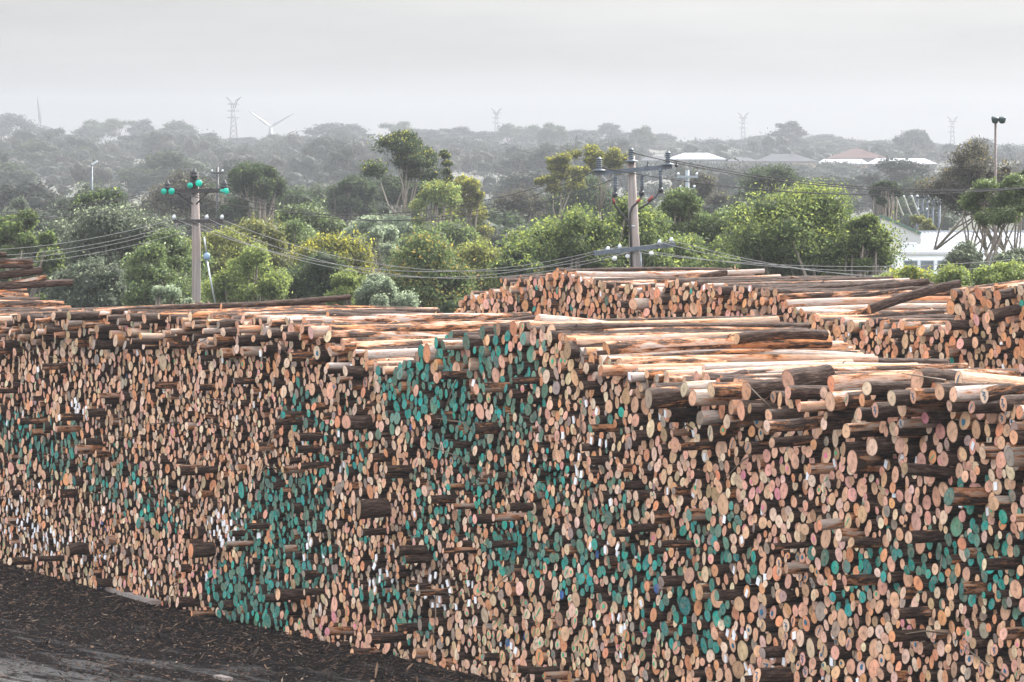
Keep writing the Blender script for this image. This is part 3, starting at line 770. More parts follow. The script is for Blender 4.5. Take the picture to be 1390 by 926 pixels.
# ------------------------------------------------------------------ trees
def leaves(b, cen, rad, n, size, cols, young, ycol, r_, shell=.45, droop=.3):
    """n diamond leaves through each ellipsoid clump"""
    for c, ra in zip(cen, rad):
        u = r_.normal(0, 1, (n, 3)); u /= np.linalg.norm(u, axis=1)[:, None]
        k = r_.uniform(0, 1, n) ** shell
        k = k * (1 + .45 * r_.uniform(0, 1, n) ** 4)
        p = c + u * k[:, None] * ra * (1 + .16 * np.sin(5 * u[:, :1] + 4 * u[:, 1:2]) )
        a = r_.normal(0, 1, (n, 3)) + u * .6; a[:, 2] -= droop; a /= np.linalg.norm(a, axis=1)[:, None]
        q = np.cross(a, r_.normal(0, 1, (n, 3))); q /= np.linalg.norm(q, axis=1)[:, None] + 1e-9
        s = size * r_.uniform(.6, 1.35, n)[:, None]
        v = np.stack([p - a * s * .5, p + q * s * .24, p + a * s * .5, p - q * s * .24], 1).reshape(-1, 3)
        col = cols[r_.integers(len(cols), size=n)] * r_.uniform(.75, 1.25, (n, 1)) * r_.uniform(.85, 1.15)
        if young > 0:
            m = r_.random(n) < young * np.clip(u[:, 2] * k + .25, 0, 1)
            col[m] = ycol * r_.uniform(.7, 1.2, (int(m.sum()), 1))
        b['v'].append(v); b['c'].append(np.concatenate([col, np.ones((n, 1))], 1))
def _cube_sphere(n=3):
    idx = {}; V = []; fs = []
    def vid(p):
        k = tuple(np.round(p, 4))
        if k not in idx: idx[k] = len(V); V.append(p)
        return idx[k]
    g = np.linspace(-1, 1, n + 1)
    for ax in range(3):
        for sg in (-1, 1):
            for i in range(n):
                for j in range(n):
                    q = []
                    for (a, b) in ((0, 0), (1, 0), (1, 1), (0, 1)):
                        p = [0, 0, 0]; p[ax] = sg; p[(ax + 1) % 3] = g[i + a]; p[(ax + 2) % 3] = g[j + b]; q.append(vid(p))
                    fs.append(q if sg > 0 else q[::-1])
    V = np.array(V, float); return V / np.linalg.norm(V, axis=1)[:, None], np.array(fs, np.int32)
CV, CF = _cube_sphere(4)
def cores(b, cen, rad, k, cols, r_):
    """the dense twiggy heart of each clump, as a lumpy leaf-coloured mass"""
    for c, ra in zip(cen, rad):
        ph = r_.uniform(0, 6, 4); lump = 1 + .17 * np.sin(4.2 * CV[:, 0] + ph[0]) * np.sin(4.6 * CV[:, 1] + ph[1]) + .14 * np.sin(6 * CV[:, 2] + 3 * CV[:, 0] + ph[2]) + r_.normal(0, .04, len(CV))
        b.setdefault('kv', []).append(c + CV * (ra * k) * lump[:, None])
        b.setdefault('kc', []).append(np.concatenate([cols[r_.integers(len(cols), size=len(CF))] * r_.uniform(.8, 1.2, (len(CF), 1)), np.ones((len(CF), 1))], 1))
def leaf_mesh(name, b, mat):
    V = np.concatenate(b['v']); Cc = np.concatenate(b['c']); n = len(Cc)
    idx = np.arange(4 * n, dtype=np.int32)
    kn = len(b.get('kv', []))
    if kn:
        K = np.concatenate([CF + 4 * n + i * len(CV) for i in range(kn)]).astype(np.int32).ravel()
        V = np.concatenate([V] + b['kv']); Cc = np.concatenate([Cc] + b['kc']); idx = np.concatenate([idx, K])
    me = bpy.data.meshes.new(name); f = len(idx) // 4
    me.vertices.add(len(V)); me.vertices.foreach_set('co', V.astype(np.float32).ravel())
    me.loops.add(4 * f); me.loops.foreach_set('vertex_index', idx)
    me.polygons.add(f); me.polygons.foreach_set('loop_start', np.arange(0, 4 * f, 4, dtype=np.int32))
    me.polygons.foreach_set('use_smooth', np.ones(f, bool))
    me.materials.append(mat)
    t = me.attributes.new('tint', 'FLOAT_COLOR', 'FACE'); t.data.foreach_set('color', Cc.astype(np.float32).ravel())
    me.update(calc_edges=True); return me

PAL = {
 'green': [(.080, .112, .044), (.060, .088, .036), (.105, .138, .056)],
 'bright': [(.130, .170, .060), (.098, .138, .05), (.165, .20, .075)],
 'dark': [(.036, .054, .026), (.028, .044, .023), (.048, .064, .032)],
 'grey': [(.066, .082, .056), (.052, .066, .047), (.085, .098, .070)],
 'silver': [(.19, .23, .155), (.15, .19, .125), (.24, .28, .20)],
 'olive': [(.110, .122, .042), (.085, .10, .036), (.14, .14, .05)],
 'brown': [(.052, .050, .036), (.044, .044, .034), (.066, .062, .044)],
 'far': [(.024, .033, .024), (.018, .026, .021), (.032, .038, .027), (.040, .040, .029)]}
YC = {'yellow': (.24, .24, .05), 'orange': (.20, .165, .055), 'lime': (.18, .215, .065), 'white': (.21, .24, .16), 'red': (.22, .10, .05)}

def crown_layout(style, Wd, H, n, r_, low=.60):
    cen, rad = [], []; lo = r_.uniform(0, 6.28, 2)
    for k in range(n):
        hd = min(H * .8, .42 * Wd); zlo = max(.08 * H, H - 1.15 * Wd)      # depth of the dome, lowest foliage worth building
        if style == 'bush':                      # dense, broad dome
            th = r_.uniform(0, 2 * PI); z = r_.uniform(zlo, H) if k % 2 == 0 else r_.uniform(H - hd, H)
            q = max(0, (z - (H - hd)) / hd); pr = math.sqrt(max(.02, 1 - q * q)); f = r_.uniform(.74, .95) if q < .75 else r_.uniform(.2, .95)
            rr = r_.uniform(.07, .17) * Wd; f *= r_.uniform(.85, 1.12); c = np.array([Wd / 2 * f * pr * math.cos(th), Wd / 2 * f * pr * math.sin(th), z - rr * .5]) * np.array([.84, .84, 1])
            c[2] -= hd * .42 * (.5 + .5 * math.sin(c[0] * 7.5 / Wd + lo[0]) * math.sin(c[1] * 5 / Wd + lo[1]))
            cen.append(c); rad.append(np.array([rr, rr, rr * .8]))
        elif style == 'tree':                    # rounded crown, open between the clumps
            th = r_.uniform(0, 2 * PI); z = r_.uniform(zlo, H) if k % 2 else r_.uniform(H - hd * 1.2, H); q = max(0, (z - (H - hd)) / hd); pr = math.sqrt(max(.02, 1 - q * q)); f = r_.uniform(.3, .95)
            rr = r_.uniform(.07, .15) * Wd; c = np.array([Wd / 2 * f * pr * math.cos(th), Wd / 2 * f * pr * math.sin(th), z - rr * .4]) * np.array([.88, .88, 1])
            c[2] -= hd * .6 * (.5 + .5 * math.sin(c[0] * 9 / Wd + lo[0]) * math.sin(c[1] * 5 / Wd + lo[1]))
            cen.append(c); rad.append(np.array([rr, rr, rr * r_.uniform(.55, .85)]))
        elif style == 'gum':                     # separate flat clumps on bare limbs
            if k % 4 == 0 or k < 2: hub = (r_.uniform(0, 2 * PI), r_.uniform(.1, .85), r_.random())
            th = hub[0] + r_.normal(0, .3); f = min(.95, abs(hub[1] + r_.normal(0, .14))); q = min(1, max(0, hub[2] + r_.normal(0, .16)))
            z = low + (1 - low) * (q * (1 - .45 * f) * .9 + .06)
            c = np.array([Wd / 2 * f * math.cos(th), Wd / 2 * f * math.sin(th), H * z]); rr = r_.uniform(.075, .135) * Wd
            cen.append(c); rad.append(np.array([rr, rr, rr * r_.uniform(.5, .8)]))
        elif style == 'umbrella':                # flat, layered top
            th = r_.uniform(0, 2 * PI); f = math.sqrt(r_.random()); z = .55 + .38 * (1 - f * f) * r_.uniform(.7, 1)
            c = np.array([Wd / 2 * f * .85 * math.cos(th), Wd / 2 * f * .85 * math.sin(th), H * z]); rr = r_.uniform(.10, .18) * Wd
            cen.append(c); rad.append(np.array([rr, rr, rr * .42]))
        elif style == 'conifer':
            z = r_.uniform(.05, .97); th = r_.uniform(0, 2 * PI); f = (1 - z) * .8
            cen.append(np.array([Wd / 2 * f * math.cos(th), Wd / 2 * f * math.sin(th), H * z])); rr = Wd * (.10 + .18 * (1 - z)); rad.append(np.array([rr, rr, rr * 1.3]))
    return np.array(cen), np.array(rad)
def trunk_mesh(name, cen, H, style, r_, stems=1, thick=.03):
    b = MB(); base_r = H * thick
    for s_ in range(stems):
        off = r_.normal(0, H * .02 * (stems > 1), 2); lean = r_.normal(0, .05 * H if stems == 1 else .10 * H, 2)
        fork = np.array([off[0] + lean[0], off[1] + lean[1], max(H * (.42 if style in ('gum', 'umbrella') else .22), cen[:, 2].min() * .70 if style == 'gum' else 0)])
        b.tube([(off[0], off[1], -.25), (off[0] + lean[0] * .35 + r_.normal(0, .01 * H), off[1] + lean[1] * .35, fork[2] * .5), fork], [base_r * 1.25, base_r, base_r * .75], n=8)
        mine = list(range(s_, len(cen), stems))
        if style == 'gum': mine = mine[::max(1, len(mine) * stems // 26)]
        lr = .5 if style == 'gum' else 1.0
        if style == 'gum':
            for g0 in range(s_, max(1, len(cen) // 4), stems):
                grp = cen[g0 * 4:g0 * 4 + 4]
                if not len(grp): continue
                hb = grp.mean(0) * np.array([.8, .8, 1]) - np.array([0, 0, .05 * H]); m1 = fork + (hb - fork) * .5 + np.array([r_.normal(0, .02 * H), r_.normal(0, .02 * H), r_.normal(-.02 * H, .015 * H)])
                b.tube([fork - np.array([0, 0, base_r]), m1, hb], [base_r * .6, base_r * .42, base_r * .28], n=6)
                for e in grp: b.tube([hb, (hb + e) / 2 + r_.normal(0, .012 * H, 3), e], [base_r * .28, base_r * .2, base_r * .08], n=5)
            continue
        for k in mine[:40]:
            e = cen[k]; m1 = fork + (e - fork) * .5 + np.array([r_.normal(0, .03 * H), r_.normal(0, .03 * H), -.04 * H + r_.normal(0, .02 * H)])
            b.tube([fork - np.array([0, 0, base_r]), m1, e], [base_r * .55 * lr, base_r * .33 * lr, base_r * .12], n=5)
    return b
def tree(name, label, x, ytop, D, wpx, style, pal, nclump, nleaf, size, young=0.0, yc='yellow', group=None, cat='tree', stems=1, thick=.03, hmin=None, seed=1, shell=.45, depth=None):
    r_ = np.random.default_rng(seed * 101 + 9)
    if yc == 'white': young *= .5
    if style in ('tree', 'bush'): nclump = int(nclump * 1.3)
    top = at(x, ytop, D); gz = float(ground_z(top[0], top[1])); H = top[2] - gz; Wd = wpx * 1.14 * D / F
    if hmin is not None and H > hmin: gz = top[2] - hmin; H = hmin            # stands on a rise of its own
    root = empty(name, (top[0], top[1], gz), label=label, cat=cat, group=group)
    Hp = H * F / D; cen, rad = crown_layout(style, Wd, H, nclump, r_, 1 - depth / Hp if depth else .6)
    zt = (cen[:, 2] + rad[:, 2]).max(); cen[:, 2] *= H / zt; rad[:, 2] *= H / zt
    b = {'v': [], 'c': []}
    rad = rad * {'bush': 1.05, 'tree': 1.25, 'gum': 1.15, 'umbrella': 1.15}.get(style, 1)
    leaves(b, cen, rad, int(nleaf * 2.0), size * .70, np.array(PAL[pal]), young, np.array(YC[yc]), r_, shell)
    cores(b, cen, rad, {'bush': .66, 'tree': .46, 'gum': .34, 'umbrella': .55}.get(style, .6), np.array(PAL[pal]), r_)
    link_mesh('crown', leaf_mesh('crown', b, M_LEAF), root)
    trunk_mesh('trunk', cen, H, style, r_, stems, thick).build('trunk', M_TRUNK, root)
    return root
G1 = 'trees behind the log yard'; G2 = 'shrubs behind the log yard'
tl = [
 # name, label, x, ytop, D, width px, style, palette, clumps, leaves per clump, leaf size, young, young colour, stems
 ('tree', 'dark green round tree at the left edge, just above the far left log stack', 22, 286, 170, 110, 'bush', 'green', 26, 330, .20, .1, 'lime', 1),
 ('tree', 'dark flat-topped tree standing behind the multi-stemmed grey tree', 132, 256, 205, 120, 'umbrella', 'dark', 28, 300, .20, .12, 'lime', 1),
 ('tree', 'broad multi-stemmed grey green tree with pale tips, left of the insulator pole', 165, 278, 168, 190, 'tree', 'grey', 44, 330, .18, .35, 'white', 4),
 ('tree', 'soft green tree behind the insulator pole', 238, 312, 162, 120, 'tree', 'green', 30, 300, .17, .3, 'white', 2),
 ('tree', 'grey shrubby tree low behind the left end of the front pile', 118, 352, 152, 110, 'bush', 'grey', 22, 260, .17, .2, 'white', 1),
 ('shrub', 'bright lime green bush just right of the insulator pole', 338, 334, 150, 112, 'bush', 'bright', 30, 420, .14, .35, 'lime', 1),
 ('shrub', 'dark green dome-shaped bush below the yellow-tipped tree', 440, 338, 153, 140, 'bush', 'dark', 30, 420, .14, .05, 'lime', 1),
 ('tree', 'yellow-tipped tree behind the dark dome-shaped bush', 450, 319, 172, 130, 'tree', 'olive', 30, 330, .17, .5, 'yellow', 2),
 ('tree', 'spreading tree with orange new leaves and a leaning dark trunk, mid photo', 582, 319, 150, 178, 'tree', 'green', 58, 330, .15, .3, 'orange', 2),
 ('shrub', 'pale lime bush between the dark dome and the orange-leaved tree', 474, 366, 147, 70, 'bush', 'bright', 18, 320, .13, .4, 'lime', 1),
 ('shrub', 'pale grey green shrub at the foot of the orange-leaved tree', 520, 372, 146, 80, 'bush', 'silver', 18, 280, .13, .2, 'white', 1),
 ('tree', 'silvery pale tree in front of the soft green trees, mid photo', 498, 293, 215, 92, 'bush', 'silver', 26, 260, .20, .4, 'white', 1),
 ('tree', 'green tree with pale tips behind the lime green bush', 420, 274, 235, 130, 'bush', 'green', 28, 280, .22, .3, 'white', 1),
 ('tree', 'dusty green tree with rounded top beside the insulator pole, behind the lime bush', 335, 296, 200, 130, 'bush', 'olive', 26, 280, .20, .2, 'white', 1),
 ('tree', 'soft green low tree behind the orange-leaved tree', 590, 296, 240, 130, 'bush', 'green', 26, 260, .22, .15, 'lime', 1),
 ('tree', 'pale leafy tree right of the silvery one, low and wide', 540, 290, 260, 100, 'bush', 'silver', 20, 220, .22, .1, 'white', 1),
 ('tree', 'dense dark tree with blunt top right of the small far pole', 345, 221, 300, 88, 'bush', 'dark', 30, 330, .26, .05, 'lime', 1),
 ('tree', 'very wide dark grey tree behind the insulator pole', 245, 232, 335, 160, 'bush', 'brown', 34, 300, .30, .1, 'white', 1),
 ('tree', 'dark grey scrub tree left of the wide grey tree, in thin mist', 125, 246, 345, 130, 'bush', 'grey', 26, 260, .30, .1, 'white', 1),
 ('tree', 'dark tree left of the tall bare-limbed gum', 474, 239, 350, 72, 'bush', 'dark', 22, 260, .30, 0, 'lime', 1),
 ('tree', 'dark grey round tree below the tall bare-limbed gum', 545, 238, 345, 66, 'bush', 'dark', 22, 260, .30, 0, 'lime', 1),
 ('tree', 'grey tree between two dark round ones, mid photo', 412, 250, 370, 70, 'bush', 'grey', 20, 240, .30, 0, 'lime', 1),
 ('gum_tree', 'tall gum with bare limbs and dark leaf clumps against the misty hill', 545, 178, 262, 104, 'gum', 'dark', 20, 330, .20, .18, 'yellow', 1),
 ('gum_tree', 'narrow gum with a yellow-green lower crown right of the tall gum', 603, 204, 262, 44, 'gum', 'dark', 8, 260, .20, .3, 'yellow', 1),
 ('tree', 'yellow green bushy tree under the two gums', 632, 240, 268, 74, 'tree', 'olive', 22, 260, .23, .5, 'yellow', 1),
 ('tree', 'thin pale green tree under the tall gum', 590, 246, 258, 70, 'tree', 'bright', 16, 200, .22, .3, 'yellow', 1),
 ('tree', 'big leafy green tree behind the cable pole, left half of its crown', 760, 281, 156, 160, 'tree', 'green', 46, 380, .16, .45, 'lime', 3),
 ('tree', 'leafy green tree directly behind the cable pole', 862, 268, 158, 120, 'tree', 'green', 34, 380, .16, .4, 'lime', 2),
 ('tree', 'darker green tree right of the cable pole top', 922, 257, 172, 72, 'tree', 'green', 22, 330, .17, .3, 'white', 1),
 ('tree', 'low green scrub left of the cable pole, above the back pile', 700, 340, 150, 80, 'bush', 'dark', 18, 300, .16, .3, 'lime', 1),
 ('tree', 'low dark scrub behind the cable pole foot', 830, 338, 165, 150, 'bush', 'dark', 24, 280, .17, .3, 'lime', 1),
 ('tree', 'yellow green gum left of the cable pole arm', 757, 208, 285, 66, 'gum', 'olive', 12, 300, .24, .5, 'yellow', 1),
 ('tree', 'dark gum with yellow top behind the cable pole arm', 815, 197, 290, 66, 'gum', 'olive', 12, 300, .24, .4, 'yellow', 1),
 ('tree', 'dark wide mound of trees behind the cable pole', 800, 236, 340, 140, 'bush', 'dark', 28, 280, .30, .05, 'lime', 1),
 ('tree', 'dark brown sloping tree mass right of the cable pole', 955, 233, 335, 130, 'bush', 'brown', 30, 300, .30, .05, 'lime', 1),
 ('tree', 'flat-topped dark cypress above the big bright tree', 1056, 225, 330, 104, 'umbrella', 'dark', 34, 300, .26, 0, 'lime', 1),
 ('tree', 'grey green mound in front of the flat-topped cypress', 1095, 248, 322, 100, 'bush', 'grey', 22, 260, .28, .1, 'white', 1),
 ('tree', 'big bright green tree right of the cable pole, darker inside', 1092, 250, 150, 236, 'tree', 'green', 80, 420, .15, .5, 'lime', 4),
 ('tree', 'leafy lower side of the big tree, drooping at its right', 1175, 292, 149, 72, 'tree', 'green', 22, 330, .15, .3, 'lime', 2),
 ('tree', 'loose misty tree touching the left side of the big bright tree', 985, 284, 172, 100, 'tree', 'green', 26, 260, .18, .35, 'white', 2),
 ('tree', 'small clipped-looking tree left of the far row of poles', 1203, 246, 285, 38, 'bush', 'dark', 16, 220, .24, 0, 'lime', 1),
 ('shrub', 'dry feathery bush by the far row of poles', 1252, 292, 270, 42, 'bush', 'olive', 12, 200, .18, .3, 'white', 1),
 ('gum_tree', 'huge airy gum with many pale stems and brownish crown, behind the floodlight', 1325, 189, 222, 150, 'gum', 'brown', 48, 420, .16, .08, 'orange', 5),
 ('tree', 'leafy tree with bare twisted stems at the right edge', 1362, 238, 152, 92, 'gum', 'green', 20, 330, .15, .4, 'white', 4),
 ('tree', 'leafy dark tree top cut by the right edge', 1392, 230, 156, 60, 'gum', 'dark', 10, 300, .15, .2, 'lime', 2),
 ('shrub', 'grey green shrub in front of the white shed wall', 1312, 329, 148, 86, 'tree', 'grey', 30, 300, .13, .35, 'white', 2),
 ('shrub', 'dark grey shrub at the right edge below the twisted tree', 1376, 337, 146, 84, 'bush', 'grey', 20, 280, .13, .3, 'white', 2),
 ('shrub', 'sunny yellow green shrub below the van', 1232, 361, 121, 92, 'bush', 'bright', 24, 330, .12, .5, 'yellow', 1),
 ('shrub', 'leafy light green shrub right of the sunny shrub', 1296, 359, 120, 100, 'bush', 'bright', 26, 330, .12, .4, 'lime', 1),
 ('shrub', 'leafy light green shrub in the right corner above the right rear pile', 1366, 355, 119, 100, 'bush', 'bright', 26, 330, .12, .4, 'lime', 1),
 ('tree', 'feathery grey tree beside the broad multi-stemmed one, left', 72, 300, 188, 120, 'tree', 'grey', 34, 300, .18, .3, 'white', 3),
 ('tree', 'loose green tree just left of the insulator pole shaft', 205, 332, 158, 110, 'tree', 'green', 30, 300, .16, .3, 'white', 2),
 ('tree', 'olive tree between the insulator pole and the lime bush', 300, 312, 178, 120, 'tree', 'olive', 32, 300, .17, .3, 'lime', 2),
 ('tree', 'dull green tree above the dark dome-shaped bush', 392, 300, 208, 120, 'tree', 'green', 30, 280, .19, .2, 'white', 2),
 ('tree', 'olive tree right of the orange-leaved one, partly hidden by the back pile', 648, 328, 172, 110, 'tree', 'olive', 30, 300, .17, .3, 'lime', 2),
 ('tree', 'dark misty tree behind the left end of the back pile', 690, 292, 330, 120, 'bush', 'dark', 26, 260, .26, 0, 'lime', 1),
 ('tree', 'grey misty tree below the yellow green bushy tree', 640, 270, 318, 120, 'bush', 'grey', 26, 260, .26, 0, 'lime', 1),
 ('tree', 'brownish misty tree left of the yellow green gum', 712, 256, 348, 90, 'bush', 'brown', 24, 260, .28, 0, 'lime', 1),
 ('tree', 'loose green tree between the cable pole and the big bright tree', 935, 318, 166, 110, 'tree', 'green', 30, 300, .17, .35, 'lime', 2),
 ('shrub', 'low green bush at the left foot of the big bright tree', 962, 345, 147, 100, 'bush', 'green', 26, 300, .14, .35, 'lime', 1),
 ('tree', 'long dark misty tree mass right of the blunt dark tree', 398, 258, 345, 120, 'bush', 'dark', 28, 260, .28, 0, 'lime', 1),
 ('tree', 'misty grey tree at the left edge behind the round dark green one', 25, 268, 330, 110, 'bush', 'grey', 26, 260, .28, 0, 'lime', 1),
 ('shrub', 'thin pale shrub beside the foot of the big bright tree', 1195, 372, 126, 46, 'bush', 'bright', 10, 260, .12, .4, 'white', 1),
 ('shrub', 'pale dry tuft rising behind the front pile, left of the insulator pole', 232, 388, 120, 60, 'bush', 'silver', 10, 200, .12, .3, 'white', 1),
]
DEPTH = {(545, 178): 68, (603, 204): 80, (757, 208): 56, (815, 197): 48, (1325, 189): 92, (1362, 238): 66, (1392, 230): 60}
for i, (nm, lb, x, yt, D, wp, st, pl, nc, nl, sz, yg, yc, stems) in enumerate(tl):
    if st == 'gum': nc = int(nc * 1.9); nl = int(nl * .62)
    sparse = nm == 'gum_tree'
    tree(nm, lb, x, yt, D, wp, st, pl, nc, nl, sz, yg, yc, G2 if nm == 'shrub' else G1, 'shrub' if nm == 'shrub' else 'tree', stems, (.010 if stems == 1 else .010) if st == 'gum' else .03, None, i + 3, .35 if st != 'bush' else .28, DEPTH.get((x, yt)))

# prototypes for the farther trees, copied with their crowns and trunks
protos = []
for k, (st, pl, nc, nl, sz) in enumerate([('bush', 'far', 30, 190, .065), ('bush', 'dark', 30, 190, .065), ('tree', 'far', 34, 190, .06), ('umbrella', 'dark', 26, 180, .06), ('gum', 'dark', 24, 170, .05), ('conifer', 'dark', 30, 70, .07)]):
    r_ = np.random.default_rng(900 + k); cen, rad = crown_layout(st, 1.0, 1.0, nc, r_)
    zt = (cen[:, 2] + rad[:, 2]).max(); cen[:, 2] /= zt; rad[:, 2] /= zt
    b = {'v': [], 'c': []}; rad = rad * (1.0 if st == 'conifer' else 1.2); leaves(b, cen, rad, nl, sz * .8, np.array(PAL[pl]), 0, np.array(YC['white']), r_, .35); cores(b, cen, rad, .45 if st == 'gum' else .66, np.array(PAL[pl]), r_)
    protos.append((leaf_mesh('crown', b, M_FARLEAF), trunk_mesh('trunk', cen, 1.0, st, r_, 1, .025).build('trunk', M_TRUNK)))
tmesh = []
for me, to in protos:
    tmesh.append((me, to.data)); bpy.data.objects.remove(to)
def far_tree(name, label, x, ytop, D, wpx, k, group, hmax=None):
    top = at(x, ytop, D); gz = float(ground_z(top[0], top[1])); H = max(top[2] - gz, 1.2)
    if hmax and H > hmax: gz = top[2] - hmax; H = hmax
    e = empty(name, (top[0], top[1], gz - .1), random.uniform(0, 6.28), label=label, cat='tree', group=group)
    e.scale = (wpx * D / F, wpx * D / F, H)
    for nm, me in zip(('crown', 'trunk'), tmesh[k]):
        link_mesh(nm, me, e)
    return e
GR = 'trees on the ridge line'
rd = [(15, 154, 62, 0, 'dark ridge tree at the left edge, beyond everything'), (45, 172, 40, 0, 'small ridge tree left of the first turbine'), (92, 182, 44, 2, 'low ridge tree by the foot of the first turbine'),
 (128, 163, 50, 1, 'first of the tall dark ridge trees, right of the first turbine'), (160, 161, 46, 4, 'airy ridge tree with sky showing through its trunk'), (192, 162, 44, 2, 'airy ridge tree beside its twin, left of the round one'),
 (237, 164, 52, 1, 'dark round ridge tree standing alone'), (280, 180, 50, 2, 'low ridge tree left of the nearest pylon'), (330, 186, 60, 2, 'low hazy ridge tree between pylon and turbine'), (395, 186, 54, 2, 'low hazy ridge tree under the right turbine'),
 (452, 167, 78, 0, 'broad sloping ridge tree right of the right turbine'), (488, 180, 50, 2, 'lower shoulder of the ridge trees above the tall gum'), (541, 165, 44, 4, 'airy ridge tree above the tall gum'), (575, 175, 60, 0, 'rounded ridge tree right of the tall gum'),
 (622, 172, 60, 2, 'hazy rounded ridge tree left of the middle pylon'), (655, 178, 44, 0, 'small ridge tree just left of the middle pylon'), (690, 168, 44, 1, 'dark ridge tree under the middle pylon'), (722, 170, 40, 1, 'dark ridge tree right of the middle pylon'),
 (755, 176, 40, 2, 'small ridge tree left of the pole crest'), (785, 176, 56, 0, 'dark rounded ridge tree behind the cable pole arm'), (826, 167, 44, 2, 'tall airy ridge tree behind the cable pole top'), (868, 178, 50, 2, 'hazy ridge tree right of the cable pole'), (898, 181, 40, 0, 'rounded ridge tree left of the conifer row'),
 (1045, 183, 60, 0, 'ridge tree right of the conifer row'), (1080, 180, 60, 2, 'broad pale ridge tree above the houses'), (1118, 182, 56, 0, 'rounded ridge tree above the slate roofed house'), (1195, 190, 44, 1, 'ridge tree right of the red brown roof'), (1228, 194, 40, 1, 'ridge tree near the huge gum'), (1262, 193, 40, 0, 'pale ridge tree behind the huge gum'), (1015, 188, 50, 2, 'low ridge tree under the small right pylon'), (1150, 193, 44, 2, 'low pale ridge tree above the red brown roof')]
for (x, y, w, k, lb) in rd: far_tree('ridge_tree', lb, x, y, 1690 + random.uniform(-50, 50), w * 1.3, k, GR)
for j, x in enumerate(np.linspace(914, 974, 7)):
    far_tree('conifer', ['first conifer at the left end of the ridge row', 'second conifer from the left of the ridge row', 'third conifer from the left of the ridge row', 'middle conifer of the ridge row', 'third conifer from the right end of the ridge row', 'second conifer from the right end of the ridge row', 'last small conifer at the right end of the ridge row'][j], x, 188 + abs(j - 3) * .8 + random.uniform(-1, 1.5), 1740, 12, 5, 'row of conifers on the ridge')

# misty middle ground: named by what they stand near
marks = [(60, 'at the left'), (180, 'left of the insulator pole'), (300, 'behind the insulator pole'), (430, 'left of the tall gum'), (570, 'behind the tall gum'), (690, 'between the gum and the cable pole'), (850, 'behind the cable pole'), (980, 'right of the cable pole'), (1110, 'behind the big bright tree'), (1240, 'near the far row of poles'), (1360, 'behind the huge airy gum')]
r_ = random.Random(4); seen = {}
for k in range(100):
    D = r_.choice([r_.uniform(230, 330), r_.uniform(380, 560), r_.uniform(620, 1000), r_.uniform(1000, 1600)])
    x = r_.uniform(-20, 1410); 
    if D < 480 and x > 1120 or x > 850 and 900 < D < 1230: continue
    kk = r_.choice([0, 0, 1, 2, 2, 1]); H = r_.uniform(4.2, 7.2) * (.85 if D < 330 else 1 if D < 600 else 1.4)
    X = (x - CX) / F * D; gz = float(ground_z(X, D)); yt = HOR + (CAMZ - gz - H) * F / D
    where = min(marks, key=lambda m_: abs(m_[0] - x))[1]
    dist = 'nearer' if D < 340 else 'middle' if D < 600 else 'farther' if D < 1000 else 'hillside'
    kind = ['grey scrub tree', 'dark scrub tree', 'loose grey tree', 'flat-topped tree'][kk]
    lb = f'{kind} in the {dist} mist, {where}' if dist != 'hillside' else f'{kind} high on the hazy hillside, {where}'
    if lb in seen:                                   # at most two of a kind in one place: the smaller and the taller
        if seen[lb] is None: continue
        o1, H1 = seen[lb]; o1['label'] = ('taller ' if H1 > H * F / D else 'smaller ') + lb
        seen[lb] = None; lb = ('smaller ' if H1 > H * F / D else 'taller ') + lb; first = False
    else: first = True
    o_ = far_tree('scrub_tree', lb, x, yt, D, r_.uniform(6, 11) * (1 if D < 600 else 1.5) * F / D, kk, 'scrub trees in the mist, ' + where)
    if first: seen[lb] = (o_, H * F / D)

# the hillside scrub nobody could count
def hillside():
    b = {'v': [], 'c': []}; r_ = np.random.default_rng(5)
    pal = np.array(PAL['far'])
    n = 1500
    for k in range(n):
        D = r_.choice([r_.uniform(600, 1000), r_.uniform(900, 1300), r_.uniform(1200, 1760), r_.uniform(1500, 1770)]); x = r_.uniform(-.13, .13) * D
        if x > .025 * D and 1170 < D < 1240: continue
        z = float(ground_z(x, D)); w = min(13, r_.lognormal(math.log(8.5), .35)); h = min(10, w * r_.uniform(.45, .8)) * (1.0 if D < 1400 else .42)
        if D < 1000 and r_.random() < .8: continue
        if x > .025 * D and 850 < D < 1200: h = min(h, 3.4)
        m = int(r_.integers(4, 9)); cen = np.stack([x + r_.normal(0, w * .27, m), D + r_.normal(0, w * .27, m), z + h * r_.uniform(.30, .72, m)], 1)
        q = r_.uniform(.55, 1.25, (m, 1)); rad = np.tile([w * .24, w * .24, h * .28], (m, 1)) * q
        p = pal[r_.integers(len(pal))][None] * r_.uniform(.7, 1.3)
        leaves(b, cen, rad, int(40 + 60 * (w / 9) ** 2), .55, p, 0, p[0], r_, .35); cores(b, cen, rad, .55, p, r_)
    o = link_mesh('hillside_scrub', leaf_mesh('hillside_scrub', b, M_FARLEAF)); tag(o, 'dense hazy scrub woodland covering the far hillside', 'woodland', kind='stuff')
hillside()
def undergrowth():
    b = {'v': [], 'c': []}; r_ = np.random.default_rng(8); pal = np.array(PAL['grey'] + PAL['olive'] + PAL['green'])
    for k in range(900):
        D = r_.uniform(128, 420); x = r_.uniform(-.135, .13) * D
        if x > .083 * D and D > 125: continue
        z = float(ground_z(x, D)); w = r_.uniform(1.2, 3.2)
        p = pal[r_.integers(len(pal))][None] * r_.uniform(.8, 1.2)
        cn, ra = np.array([[x, D, z + .3 * w]]), np.array([[w * .6, w * .6, w * .4]]); leaves(b, cn, ra, 150, .20, p, .2, np.array(YC['white']), r_, .3); cores(b, cn, ra, .8, p, r_)
    o = link_mesh('undergrowth', leaf_mesh('undergrowth', b, M_LEAF)); tag(o, 'low scrub and grass growing between the trees', 'undergrowth', kind='stuff')
undergrowth()

